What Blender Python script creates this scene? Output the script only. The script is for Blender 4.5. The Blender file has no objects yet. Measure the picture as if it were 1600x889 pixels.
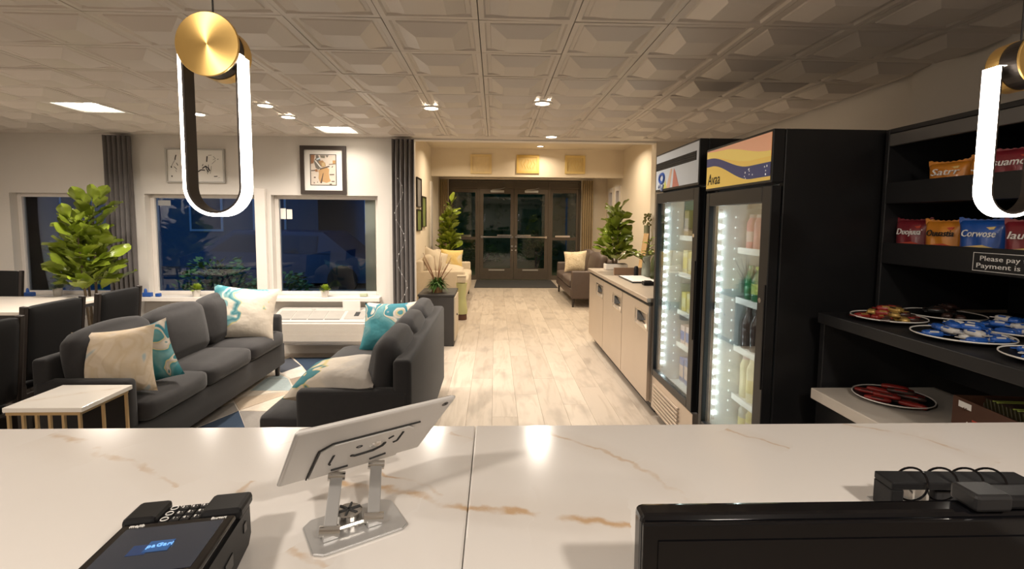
import bpy, bmesh, math, random
from mathutils import Vector, Matrix
rnd = random.Random(7)
SC = bpy.context.scene
COL = SC.collection
PI = math.pi

# ------------------------------------------------------------------ camera
F_PX, YAW, PITCH, ROLL = 770.0, math.radians(2.0), math.radians(4.6), math.radians(0.45)
cam = bpy.data.cameras.new('camera'); camo = bpy.data.objects.new('camera', cam); COL.objects.link(camo)
cam.sensor_fit = 'HORIZONTAL'; cam.sensor_width = 36.0
cam.lens = F_PX / 1600.0 * 36.0
cam.shift_y = -37.55 / 1600.0
cam.clip_start = 0.02; cam.clip_end = 200
f = Vector((math.sin(YAW)*math.cos(PITCH), math.cos(YAW)*math.cos(PITCH), -math.sin(PITCH)))
r = Vector((math.cos(YAW), -math.sin(YAW), 0)); u = r.cross(f)
r2 = math.cos(ROLL)*r + math.sin(ROLL)*u; u2 = -math.sin(ROLL)*r + math.cos(ROLL)*u
camo.matrix_world = Matrix(((r2.x, u2.x, -f.x, 0), (r2.y, u2.y, -f.y, 0), (r2.z, u2.z, -f.z, 1.5), (0, 0, 0, 1)))
SC.camera = camo

# ------------------------------------------------------------------ world, exposure
W = bpy.data.worlds.new('dusk'); SC.world = W; W.use_nodes = True
bg = W.node_tree.nodes['Background']
bg.inputs[0].default_value = (0.012, 0.075, 0.24, 1); bg.inputs[1].default_value = 2.2
SC.view_settings.view_transform = 'Standard'; SC.view_settings.look = 'None'
SC.view_settings.gamma = 1.0; SC.view_settings.use_curve_mapping = False
SC.view_settings.exposure = 0.0
WARM = (1.0, 0.90, 0.785); AMBER = (1.0, 0.83, 0.61)
def area(name, loc, size, power, color=WARM, aim=(0, 0, -1), spread=2.6, shape='DISK', sy=None):
    l = bpy.data.lights.new(name, 'AREA'); l.shape = shape; l.size = size
    if sy: l.size_y = sy
    l.energy = power; l.color = color; l.spread = spread
    o = bpy.data.objects.new(name, l); COL.objects.link(o); o.location = loc
    o.rotation_euler = Vector(aim).to_track_quat('-Z', 'Y').to_euler()
    return o
# unseen lights added behind and beside the camera to brighten the room
for i, (lx, ly) in enumerate([(-2.6, 0.2), (-0.9, -0.5), (0.9, -0.5), (-4.2, 1.0), (-4.8, 2.9)]):
    area('room_fill_light', (lx, ly, 2.36), 0.16, 30, WARM, spread=PI)
MAINP = 20

# ------------------------------------------------------------------ helpers
WM = {}
def link(o):
    COL.objects.link(o); return o
def thing(name, label, cat, loc=(0, 0, 0), rotz=0.0, group=None):
    o = bpy.data.objects.new(name, None); link(o)
    o.location = loc; o.rotation_euler = (0, 0, rotz); o.empty_display_size = 0.1
    o['label'] = label; o['category'] = cat
    if group: o['group'] = group
    WM[o.name] = Matrix.Translation(loc) @ Matrix.Rotation(rotz, 4, 'Z')
    return o
def tag(o, label, cat, group=None):
    o['label'] = label; o['category'] = cat
    if group: o['group'] = group
    return o
def copy_tree(o, loc=None, rotz=None, label=None, parent=None):
    c = o.copy(); COL.objects.link(c)
    if parent is not None: c.parent = parent
    if loc is not None: c.location = loc
    if rotz is not None: c.rotation_euler = (0, 0, rotz)
    if label: c['label'] = label
    for ch in list(o.children): copy_tree(ch, parent=c)
    return c

class MB:
    def __init__(s): s.bm = bmesh.new(); s.mi = 0
    def _mark(s, n0):
        s.bm.faces.ensure_lookup_table()
        for fc in s.bm.faces[n0:]: fc.material_index = s.mi
    def box(s, x0, x1, y0, y1, z0, z1, bev=0.0, seg=2, M=None):
        n0 = len(s.bm.faces)
        m = Matrix.Translation(((x0+x1)/2, (y0+y1)/2, (z0+z1)/2)) @ Matrix.Diagonal((abs(x1-x0), abs(y1-y0), abs(z1-z0), 1))
        if M is not None: m = M @ m
        if bev > 0:
            t = bmesh.new(); bmesh.ops.create_cube(t, size=1, matrix=m)
            bmesh.ops.bevel(t, geom=t.edges[:] + t.verts[:], offset=bev, segments=seg, affect='EDGES', profile=0.5)
            s._join(t)
        else:
            bmesh.ops.create_cube(s.bm, size=1, matrix=m)
        s._mark(n0); return s
    def _join(s, t):
        t.verts.index_update()
        vs = [s.bm.verts.new(v.co) for v in t.verts]
        for fc in t.faces:
            try: s.bm.faces.new([vs[v.index] for v in fc.verts])
            except ValueError: pass
        t.free()
    def cyl(s, p0, p1, r0, r1=None, n=16, caps=True):
        n0 = len(s.bm.faces); r1 = r0 if r1 is None else r1
        p0 = Vector(p0); p1 = Vector(p1); d = p1 - p0
        m = Matrix.Translation((p0+p1)/2) @ d.to_track_quat('Z', 'Y').to_matrix().to_4x4()
        bmesh.ops.create_cone(s.bm, cap_ends=caps, segments=n, radius1=r0, radius2=r1, depth=d.length, matrix=m)
        s._mark(n0); return s
    def lathe(s, prof, c=(0, 0, 0), n=20, M=None, sx=1, sy=1, cap=True, loop=False):
        n0 = len(s.bm.faces); c = Vector(c); rings = []
        for (rr, z) in prof:
            ring = []
            for k in range(n):
                a = 2*PI*k/n; p = Vector((rr*math.cos(a)*sx, rr*math.sin(a)*sy, z))
                p = (M @ p) if M is not None else p + c
                ring.append(s.bm.verts.new(p))
            rings.append(ring)
        prs = list(zip(rings, rings[1:])) + ([(rings[-1], rings[0])] if loop else [])
        for a, b in prs:
            for k in range(n):
                s.bm.faces.new((a[k], a[(k+1) % n], b[(k+1) % n], b[k]))
        if cap and not loop and prof[0][0] > 1e-5: s.bm.faces.new(rings[0][::-1])
        if cap and not loop and prof[-1][0] > 1e-5: s.bm.faces.new(rings[-1])
        bmesh.ops.remove_doubles(s.bm, verts=[v for rg in rings for v in rg], dist=1e-6)
        s._mark(n0); return s
    def tube(s, pts, rad, n=8, closed=False, caps=True):
        n0 = len(s.bm.faces); pts = [Vector(p) for p in pts]; N = len(pts); rings = []
        prev = None
        for i, p in enumerate(pts):
            if closed: t = pts[(i+1) % N] - pts[i-1]
            else: t = pts[min(i+1, N-1)] - pts[max(i-1, 0)]
            t.normalize()
            if prev is None:
                a = Vector((0, 0, 1)) if abs(t.z) < 0.9 else Vector((1, 0, 0))
                x = a.cross(t).normalized()
            else:
                x = (prev - t*prev.dot(t)).normalized()
            prev = x; y = t.cross(x)
            rr = rad[i] if isinstance(rad, (list, tuple)) else rad
            rings.append([s.bm.verts.new(p + x*rr*math.cos(2*PI*k/n) + y*rr*math.sin(2*PI*k/n)) for k in range(n)])
        pr = list(zip(rings, rings[1:])) + ([(rings[-1], rings[0])] if closed else [])
        for a, b in pr:
            for k in range(n): s.bm.faces.new((a[k], a[(k+1) % n], b[(k+1) % n], b[k]))
        if caps and not closed:
            s.bm.faces.new(rings[0][::-1]); s.bm.faces.new(rings[-1])
        s._mark(n0); return s
    def prism(s, poly, h0, h1, M=None):
        """poly in local xy, extruded in local z, mapped by M"""
        n0 = len(s.bm.faces); M = M or Matrix()
        a = [s.bm.verts.new(M @ Vector((x, y, h0))) for x, y in poly]
        b = [s.bm.verts.new(M @ Vector((x, y, h1))) for x, y in poly]
        n = len(poly); s.bm.faces.new(a[::-1]); s.bm.faces.new(b)
        for k in range(n): s.bm.faces.new((a[k], a[(k+1) % n], b[(k+1) % n], b[k]))
        s._mark(n0); return s
    def grid(s, fn, nu, nv, cu=False):
        n0 = len(s.bm.faces)
        g = [[s.bm.verts.new(fn(i/nu, j/nv)) for j in range(nv+1)] for i in range(nu+1)]
        for i in range(nu):
            for j in range(nv): s.bm.faces.new((g[i][j], g[i+1][j], g[i+1][j+1], g[i][j+1]))
        s._mark(n0); return s
    def soft(s, c, size, rad=0.05, puff=0.02, n=9, M=None):
        """rounded, slightly puffed upholstery block"""
        t = bmesh.new(); bmesh.ops.create_cube(t, size=2)
        bmesh.ops.subdivide_edges(t, edges=t.edges[:], cuts=n, use_grid_fill=True)
        hx, hy, hz = [d/2 for d in size]; rad = min(rad, hx, hy, hz)
        for v in t.verts:
            p = v.co.copy(); q = Vector((p.x*hx, p.y*hy, p.z*hz))
            inn = Vector((max(-hx+rad, min(hx-rad, q.x)), max(-hy+rad, min(hy-rad, q.y)), max(-hz+rad, min(hz-rad, q.z))))
            d = q - inn
            q2 = inn + d.normalized()*rad if d.length > 1e-9 else q
            ax = max(range(3), key=lambda i: abs(p[i])); o = [i for i in range(3) if i != ax]
            k = (1-p[o[0]]**2)*(1-p[o[1]]**2)
            q2[ax] += math.copysign(puff*k, p[ax])
            q2 = q2 + Vector(c)
            v.co = (M @ q2) if M is not None else q2
        n0 = len(s.bm.faces); s._join(t); s.bm.faces.ensure_lookup_table(); s._mark(n0); return s
    def pillow(s, w, h, t, n=16, M=None):
        n0 = len(s.bm.faces); M = M or Matrix()
        def P(uu, vv, sg):
            a = abs(uu); b = abs(vv)
            x = w/2*uu*(1-0.10*(1-vv*vv)); y = h/2*vv*(1-0.10*(1-uu*uu))
            k = max(0, (1-a**2.6))**0.55 * max(0, (1-b**2.6))**0.55
            wr = 1 + 0.06*math.sin(5*uu+3*vv*sg)*math.cos(4*vv)
            return M @ Vector((x, y, sg*t/2*k*wr))
        for sg in (1, -1):
            s.grid(lambda i, j, sg=sg: P(i*2-1, j*2-1, sg), n, n)
        bmesh.ops.remove_doubles(s.bm, verts=s.bm.verts[:], dist=1e-5)
        s._mark(n0); return s
    def build(s, name, mat, parent=None, smooth=False, world=False, kind=None):
        bmesh.ops.recalc_face_normals(s.bm, faces=s.bm.faces[:])
        if smooth:
            for fc in s.bm.faces: fc.smooth = True
            for e in s.bm.edges:
                if len(e.link_faces) == 2 and e.calc_face_angle(0) > 0.7: e.smooth = False
        me = bpy.data.meshes.new(name)
        if world and parent is not None:
            s.bm.transform(WM[parent.name].inverted())
        s.bm.to_mesh(me); s.bm.free()
        for m in (mat if isinstance(mat, (list, tuple)) else [mat]): me.materials.append(m)
        o = bpy.data.objects.new(name, me); link(o)
        if parent is not None:
            o.parent = parent; WM[o.name] = WM[parent.name]
        else: WM[o.name] = Matrix()
        if kind: o['kind'] = kind
        return o
def single(mb, name, mat, label, cat, group=None, smooth=False, origin=None):
    """a thing that is one mesh; the mesh was drawn in world space, its origin goes to its base"""
    if origin is None:
        xs = [v.co for v in mb.bm.verts]
        origin = Vector(((min(p.x for p in xs)+max(p.x for p in xs))/2, (min(p.y for p in xs)+max(p.y for p in xs))/2, min(p.z for p in xs)))
    mb.bm.transform(Matrix.Translation(-Vector(origin)))
    o = mb.build(name, mat, None, smooth); o.location = origin
    WM[o.name] = Matrix.Translation(origin)
    return tag(o, label, cat, group)
def frame(o, right, up):
    rr = Vector(right).normalized(); uu = Vector(up).normalized(); nn = rr.cross(uu)
    return Matrix(((rr.x, uu.x, nn.x, o[0]), (rr.y, uu.y, nn.y, o[1]), (rr.z, uu.z, nn.z, o[2]), (0, 0, 0, 1)))
def lettering(txt, M, size, mat, parent, name='lettering', shear=0.0, ext=0.0006, space=1.0, width=None):
    """text as a thin mesh; M maps text xy to world"""
    cu = bpy.data.curves.new(name, 'FONT'); cu.body = txt; cu.size = size; cu.extrude = ext; cu.shear = shear
    cu.resolution_u = 2; cu.space_character = space; cu.align_x = 'CENTER'; cu.align_y = 'CENTER'
    t = bpy.data.objects.new(name, cu); me = bpy.data.meshes.new_from_object(t)
    bpy.data.objects.remove(t); bpy.data.curves.remove(cu)
    if width:
        xs = [v.co.x for v in me.vertices]; k = width/(max(xs)-min(xs))
        me.transform(Matrix.Diagonal((k, 1, 1, 1)))
    me.transform(WM[parent.name].inverted() @ M)
    me.name = name; me.materials.clear(); me.materials.append(mat)
    o = bpy.data.objects.new(name, me); link(o); o.parent = parent; WM[o.name] = WM[parent.name]
    return o
def struct(o):
    o['kind'] = 'structure'; return o

# ------------------------------------------------------------------ materials
def nodes(name):
    m = bpy.data.materials.new(name); m.use_nodes = True
    nt = m.node_tree; b = nt.nodes['Principled BSDF']
    return m, nt, b
def N(nt, typ, **kw):
    n = nt.nodes.new(typ)
    for k, v in kw.items():
        if k.startswith('i'): n.inputs[int(k[1:])].default_value = v
        else: setattr(n, k, v)
    return n
def math_n(nt, op, a, b=None, c=None):
    n = nt.nodes.new('ShaderNodeMath'); n.operation = op
    for i, v in enumerate((a, b, c)):
        if v is None: continue
        if isinstance(v, (int, float)): n.inputs[i].default_value = v
        else: nt.links.new(v, n.inputs[i])
    return n.outputs[0]
def mixc(nt, fac, a, b):
    n = nt.nodes.new('ShaderNodeMix'); n.data_type = 'RGBA'
    for i, v in ((0, fac), (6, a), (7, b)):
        if isinstance(v, (int, float)): n.inputs[i].default_value = v
        elif isinstance(v, tuple): n.inputs[i].default_value = (*v[:3], 1)
        else: nt.links.new(v, n.inputs[i])
    return n.outputs[2]
def mat(name, col, rough=0.5, metal=0.0, var=0.08, scale=12.0, bump=0.0, bscale=200.0, emit=0.0, ecol=None, sheen=0.0, coat=0.0, spec=None, rand=0.0):
    m, nt, b = nodes(name)
    tc = N(nt, 'ShaderNodeTexCoord')
    nz = N(nt, 'ShaderNodeTexNoise'); nz.inputs['Scale'].default_value = scale; nz.inputs['Detail'].default_value = 4
    nt.links.new(tc.outputs['Object'], nz.inputs['Vector'])
    c2 = tuple(max(0, x*(1-var)) for x in col); c3 = tuple(min(1, x*(1+var)) for x in col)
    out = mixc(nt, nz.outputs[0], c2, c3)
    if rand:
        oi = N(nt, 'ShaderNodeObjectInfo')
        k = math_n(nt, 'MULTIPLY_ADD', oi.outputs['Random'], rand, 1-rand/2)
        mm = nt.nodes.new('ShaderNodeVectorMath'); mm.operation = 'SCALE'
        nt.links.new(out, mm.inputs[0]); nt.links.new(k, mm.inputs['Scale']); out = mm.outputs[0]
    nt.links.new(out, b.inputs['Base Color'])
    b.inputs['Roughness'].default_value = rough; b.inputs['Metallic'].default_value = metal
    if spec is not None: b.inputs['Specular IOR Level'].default_value = spec
    if sheen: b.inputs['Sheen Weight'].default_value = sheen; b.inputs['Sheen Roughness'].default_value = 0.5
    if coat: b.inputs['Coat Weight'].default_value = coat; b.inputs['Coat Roughness'].default_value = 0.1
    if bump:
        n2 = N(nt, 'ShaderNodeTexNoise'); n2.inputs['Scale'].default_value = bscale; n2.inputs['Detail'].default_value = 3
        nt.links.new(tc.outputs['Object'], n2.inputs['Vector'])
        bp = N(nt, 'ShaderNodeBump'); bp.inputs['Strength'].default_value = bump; bp.inputs['Distance'].default_value = 0.004
        nt.links.new(n2.outputs[0], bp.inputs['Height']); nt.links.new(bp.outputs[0], b.inputs['Normal'])
    if emit:
        b.inputs['Emission Color'].default_value = (*(ecol or col), 1); b.inputs['Emission Strength'].default_value = emit
    return m
def glass_mat(name, tint=(1, 1, 1), boost=1.0, rough=0.0):
    m, nt, b = nodes(name); nt.nodes.remove(b)
    out = nt.nodes['Material Output']
    tr = N(nt, 'ShaderNodeBsdfTransparent'); tr.inputs[0].default_value = (*tint, 1)
    gl = N(nt, 'ShaderNodeBsdfGlossy'); gl.inputs['Roughness'].default_value = rough
    nz = N(nt, 'ShaderNodeTexNoise'); nz.inputs['Scale'].default_value = 3
    fr = N(nt, 'ShaderNodeFresnel'); fr.inputs[0].default_value = 1.5
    k = math_n(nt, 'MULTIPLY', fr.outputs[0], math_n(nt, 'MULTIPLY_ADD', nz.outputs[0], 0.06*boost, boost*0.97))
    mx = N(nt, 'ShaderNodeMixShader')
    nt.links.new(k, mx.inputs[0]); nt.links.new(tr.outputs[0], mx.inputs[1]); nt.links.new(gl.outputs[0], mx.inputs[2])
    nt.links.new(mx.outputs[0], out.inputs[0])
    return m
M = {}
M['wall'] = mat('warm_white_paint', (0.66, 0.62, 0.57), 0.75, var=0.04, scale=3, bump=0.08, bscale=120)
M['wall_lobby'] = mat('cream_paint', (0.70, 0.62, 0.50), 0.75, var=0.04, scale=3, bump=0.08, bscale=120)
M['trim'] = mat('white_trim', (0.70, 0.65, 0.60), 0.45, var=0.04)
M['ceil'] = mat('ceiling_plaster', (0.62, 0.56, 0.50), 0.38, var=0.06, scale=2.0, bump=0.04, bscale=60, rand=0.07)
M['ceilgap'] = mat('ceiling_gap', (0.10, 0.09, 0.08), 0.9)
M['fabric'] = mat('charcoal_fabric', (0.030, 0.028, 0.0285), 0.9, var=0.18, scale=30, bump=0.25, bscale=600, sheen=0.12, spec=0.25)
M['fabric_dark'] = mat('charcoal_fabric_frame', (0.026, 0.0245, 0.025), 0.9, var=0.15, scale=30, bump=0.25, bscale=600, sheen=0.1, spec=0.25)
M['black'] = mat('black_paint', (0.008, 0.008, 0.009), 0.42, var=0.15)
M['black_matte'] = mat('black_laminate', (0.012, 0.012, 0.0135), 0.45, var=0.2, scale=6)
M['black_plastic'] = mat('black_plastic', (0.010, 0.010, 0.011), 0.42, spec=0.25, var=0.1, bump=0.03, bscale=500)
M['gloss_black'] = mat('gloss_black', (0.004, 0.004, 0.005), 0.08, var=0.1)
M['chair'] = mat('black_woven_fabric', (0.008, 0.0075, 0.0075), 0.7, var=0.2, scale=60, bump=0.2, bscale=800, spec=0.2)
M['darkwood'] = mat('dark_wood', (0.020, 0.014, 0.011), 0.45, var=0.3, scale=18)
M['console'] = mat('grey_console', (0.032, 0.029, 0.027), 0.5, var=0.1)
M['white'] = mat('white_plastic', (0.72, 0.68, 0.63), 0.4, var=0.03)
M['offwhite'] = mat('offwhite_laminate', (0.66, 0.60, 0.53), 0.3, var=0.05, scale=6)
M['slot'] = mat('dark_slot', (0.03, 0.03, 0.03), 0.8)
M['grille'] = mat('grey_grille', (0.33, 0.31, 0.28), 0.6, var=0.1)
M['steel'] = mat('brushed_steel', (0.60, 0.52, 0.44), 0.38, 0.75, var=0.06, scale=4, bump=0.03, bscale=300)
M['chrome'] = mat('polished_steel', (0.68, 0.66, 0.63), 0.15, 1.0, var=0.03)
M['alu'] = mat('satin_aluminium', (0.52, 0.515, 0.51), 0.36, 0.6, var=0.03, scale=4)
M['tablet'] = mat('silver_tablet_back', (0.66, 0.64, 0.62), 0.42, 0.25, var=0.02)
M['goldleg'] = mat('brass_leg', (0.58, 0.43, 0.24), 0.3, 0.9, var=0.05)
M['bronze'] = mat('bronze_door_frame', (0.115, 0.095, 0.075), 0.42, 0.55, var=0.1)
M['glass'] = glass_mat('window_glass', (0.85, 0.9, 0.92), 1.0)
M['cooler_glass'] = glass_mat('cooler_glass', (0.93, 0.97, 0.96), 0.55)
M['led'] = mat('led_strip', (1, 0.95, 0.88), 0.5, emit=14.0, ecol=(1.0, 0.90, 0.78))
M['led_cool'] = mat('led_cool', (0.9, 1, 1), 0.5, emit=60.0, ecol=(0.86, 0.97, 1.0))
M['lamp'] = mat('lamp_lens', (1, 0.95, 0.85), 0.5, emit=14.0, ecol=(1.0, 0.9, 0.74))
M['lamp_soft'] = mat('lamp_panel', (1, 0.97, 0.9), 0.5, emit=1.6, ecol=(1.0, 0.93, 0.82))
M['liner'] = mat('cooler_liner', (0.62, 0.66, 0.66), 0.35, var=0.05)
M['leaf'] = mat('fig_leaf', (0.19, 0.245, 0.022), 0.36, var=0.4, scale=5, coat=0.15, rand=0.7)
M['leaf_dark'] = mat('fern_leaf', (0.06, 0.14, 0.025), 0.5, var=0.4, scale=20)
M['sprig'] = mat('bright_sprig', (0.30, 0.40, 0.035), 0.6, var=0.4, scale=40)
M['bark'] = mat('bark', (0.08, 0.055, 0.03), 0.8, var=0.3, scale=30, bump=0.3)
M['soil'] = mat('soil', (0.03, 0.02, 0.015), 0.95)
M['pot_white'] = mat('white_pot', (0.62, 0.58, 0.52), 0.5)
M['pot_dark'] = mat('dark_pot', (0.05, 0.05, 0.05), 0.5)
M['reed'] = mat('dry_reed', (0.26, 0.13, 0.07), 0.8, var=0.4, scale=20)
M['cream'] = mat('cream_upholstery', (0.52, 0.44, 0.33), 0.85, var=0.08, bump=0.15, bscale=400)
M['brownleather'] = mat('brown_leather', (0.075, 0.052, 0.042), 0.5, var=0.15, bump=0.15, bscale=150)
M['curtain'] = mat('grey_curtain', (0.135, 0.122, 0.118), 0.75, var=0.08)
M['curtain_tan'] = mat('tan_curtain', (0.36, 0.27, 0.15), 0.8, var=0.15, scale=6)
M['matte_mat'] = mat('door_mat', (0.035, 0.034, 0.034), 0.95, var=0.25, scale=80)
M['chipboard'] = mat('brown_card', (0.085, 0.034, 0.018), 0.6, var=0.12)
M['tan'] = mat('tan_card', (0.42, 0.27, 0.12), 0.7, var=0.08)
M['paper'] = mat('white_paper', (0.78, 0.75, 0.70), 0.7, var=0.02)
M['ink'] = mat('black_ink', (0.015, 0.014, 0.013), 0.8)
M['white_ink'] = mat('white_ink', (0.85, 0.83, 0.8), 0.6, var=0.02)
M['cordblack'] = mat('black_cord', (0.015, 0.013, 0.012), 0.6)

# brushed brass disc: radial streaks by anisotropy
m, nt, b = nodes('brushed_brass'); M['brass'] = m
tc = N(nt, 'ShaderNodeTexCoord'); sp = N(nt, 'ShaderNodeSeparateXYZ'); nt.links.new(tc.outputs['Object'], sp.inputs[0])
at2 = math_n(nt, 'LENGTH' if False else 'MULTIPLY', sp.outputs[0], 1.0)
rad_ = math_n(nt, 'SQRT', math_n(nt, 'ADD', math_n(nt, 'POWER', sp.outputs[0], 2.0), math_n(nt, 'POWER', sp.outputs[2], 2.0)))
nz = N(nt, 'ShaderNodeTexNoise'); nz.noise_dimensions = '1D'; nz.inputs['Scale'].default_value = 2500
nt.links.new(rad_, nz.inputs['W'])
nt.links.new(mixc(nt, nz.outputs[0], (0.72, 0.46, 0.14), (0.88, 0.60, 0.22)), b.inputs['Base Color'])
b.inputs['Metallic'].default_value = 0.9; b.inputs['Roughness'].default_value = 0.34
b.inputs['Anisotropic'].default_value = 0.85
tg = N(nt, 'ShaderNodeTangent'); tg.direction_type = 'RADIAL'; tg.axis = 'Y'
nt.links.new(tg.outputs[0], b.inputs['Tangent'])

# wood plank
m, nt, b = nodes('whitewashed_oak_plank'); M['plank'] = m
tc = N(nt, 'ShaderNodeTexCoord'); oi = N(nt, 'ShaderNodeObjectInfo')
off = N(nt, 'ShaderNodeVectorMath'); off.operation = 'SCALE'; off.inputs[0].default_value = (37, 91, 13)
nt.links.new(oi.outputs['Random'], off.inputs['Scale'])
ad = N(nt, 'ShaderNodeVectorMath'); ad.operation = 'ADD'
nt.links.new(tc.outputs['Object'], ad.inputs[0]); nt.links.new(off.outputs[0], ad.inputs[1])
mp = N(nt, 'ShaderNodeMapping'); mp.inputs['Scale'].default_value = (9, 1.1, 1); nt.links.new(ad.outputs[0], mp.inputs[0])
n1 = N(nt, 'ShaderNodeTexNoise'); n1.inputs['Scale'].default_value = 2.0; n1.inputs['Detail'].default_value = 7; n1.inputs['Distortion'].default_value = 0.9
nt.links.new(mp.outputs[0], n1.inputs['Vector'])
mp2 = N(nt, 'ShaderNodeMapping'); mp2.inputs['Scale'].default_value = (4, 1.6, 1); nt.links.new(ad.outputs[0], mp2.inputs[0])
n2 = N(nt, 'ShaderNodeTexNoise'); n2.inputs['Scale'].default_value = 1.7; n2.inputs['Detail'].default_value = 2
nt.links.new(mp2.outputs[0], n2.inputs['Vector'])
base = mixc(nt, oi.outputs['Random'], (0.44, 0.375, 0.31), (0.52, 0.45, 0.375))
rp = N(nt, 'ShaderNodeValToRGB'); rp.color_ramp.elements[0].position = 0.50; rp.color_ramp.elements[1].position = 0.72
nt.links.new(n1.outputs[0], rp.inputs[0])
rp2 = N(nt, 'ShaderNodeValToRGB'); rp2.color_ramp.elements[0].position = 0.53; rp2.color_ramp.elements[1].position = 0.70
nt.links.new(n2.outputs[0], rp2.inputs[0])
c1 = mixc(nt, math_n(nt, 'MULTIPLY', rp.outputs[0], 0.55), base, (0.30, 0.24, 0.185))
c1 = mixc(nt, math_n(nt, 'MULTIPLY', rp2.outputs[0], 0.5), c1, (0.26, 0.22, 0.185))
nt.links.new(c1, b.inputs['Base Color']); b.inputs['Roughness'].default_value = 0.42
bp = N(nt, 'ShaderNodeBump'); bp.inputs['Strength'].default_value = 0.08; bp.inputs['Distance'].default_value = 0.003
nt.links.new(n1.outputs[0], bp.inputs['Height']); nt.links.new(bp.outputs[0], b.inputs['Normal'])
M['floorbase'] = mat('floor_gap', (0.27, 0.22, 0.17), 0.7)

# marble-look quartz with gold veins: distance to a few vein lines, wandered by noise
def marble(name, veins, base=(0.72, 0.685, 0.65)):
    m, nt, b = nodes(name)
    tc = N(nt, 'ShaderNodeTexCoord')
    nA = N(nt, 'ShaderNodeTexNoise'); nA.inputs['Scale'].default_value = 7; nA.inputs['Detail'].default_value = 3
    nB = N(nt, 'ShaderNodeTexNoise'); nB.inputs['Scale'].default_value = 34; nB.inputs['Detail'].default_value = 5
    nC = N(nt, 'ShaderNodeTexNoise'); nC.inputs['Scale'].default_value = 16; nC.inputs['Detail'].default_value = 4
    nD = N(nt, 'ShaderNodeTexNoise'); nD.inputs['Scale'].default_value = 4; nD.inputs['Detail'].default_value = 5
    for n in (nA, nB, nC, nD): nt.links.new(tc.outputs['Object'], n.inputs['Vector'])
    def disp(n, k):
        s = N(nt, 'ShaderNodeVectorMath'); s.operation = 'SUBTRACT'; s.inputs[1].default_value = (.5, .5, .5)
        nt.links.new(n.outputs['Color'], s.inputs[0])
        q = N(nt, 'ShaderNodeVectorMath'); q.operation = 'SCALE'; q.inputs['Scale'].default_value = k
        nt.links.new(s.outputs[0], q.inputs[0]); return q.outputs[0]
    a1 = N(nt, 'ShaderNodeVectorMath'); nt.links.new(tc.outputs['Object'], a1.inputs[0]); nt.links.new(disp(nA, 0.05), a1.inputs[1])
    a2 = N(nt, 'ShaderNodeVectorMath'); nt.links.new(a1.outputs[0], a2.inputs[0]); nt.links.new(disp(nB, 0.03), a2.inputs[1])
    P = a2.outputs[0]
    tot = None; soft = None
    for (x0, y0, x1, y1, w, st) in veins:
        d = Vector((x1-x0, y1-y0, 0)); L = d.length; d /= L; nn = Vector((-d.y, d.x, 0))
        dt = N(nt, 'ShaderNodeVectorMath'); dt.operation = 'DOT_PRODUCT'; dt.inputs[1].default_value = d; nt.links.new(P, dt.inputs[0])
        ds = N(nt, 'ShaderNodeVectorMath'); ds.operation = 'DOT_PRODUCT'; ds.inputs[1].default_value = nn; nt.links.new(P, ds.inputs[0])
        t = math_n(nt, 'SUBTRACT', dt.outputs['Value'], d.x*x0+d.y*y0)
        s = math_n(nt, 'ABSOLUTE', math_n(nt, 'SUBTRACT', ds.outputs['Value'], nn.x*x0+nn.y*y0))
        ins = math_n(nt, 'LESS_THAN', math_n(nt, 'ABSOLUTE', math_n(nt, 'SUBTRACT', t, L/2)), L/2)
        def sm(width):
            mr = N(nt, 'ShaderNodeMapRange'); mr.interpolation_type = 'SMOOTHSTEP'
            mr.inputs[1].default_value = width; mr.inputs[2].default_value = width*0.15
            nt.links.new(s, mr.inputs[0]); return math_n(nt, 'MULTIPLY', math_n(nt, 'MULTIPLY', mr.outputs[0], ins), st)
        k1 = sm(w); k2 = sm(w*7)
        tot = k1 if tot is None else math_n(nt, 'MAXIMUM', tot, k1)
        soft = k2 if soft is None else math_n(nt, 'MAXIMUM', soft, k2)
    patch = N(nt, 'ShaderNodeMapRange'); patch.inputs[1].default_value = 0.36; patch.inputs[2].default_value = 0.58
    nt.links.new(nC.outputs[0], patch.inputs[0])
    cl = mixc(nt, nD.outputs[0], tuple(x*0.97 for x in base), tuple(min(1, x*1.03) for x in base))
    cl = mixc(nt, math_n(nt, 'MULTIPLY', soft, math_n(nt, 'MULTIPLY', nD.outputs[0], 0.35)), cl, (0.55, 0.46, 0.37))
    cl = mixc(nt, math_n(nt, 'MULTIPLY', tot, math_n(nt, 'MULTIPLY', patch.outputs[0], 0.8)), cl, (0.50, 0.30, 0.13))
    nt.links.new(cl, b.inputs['Base Color']); b.inputs['Roughness'].default_value = 0.16
    return m
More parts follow.
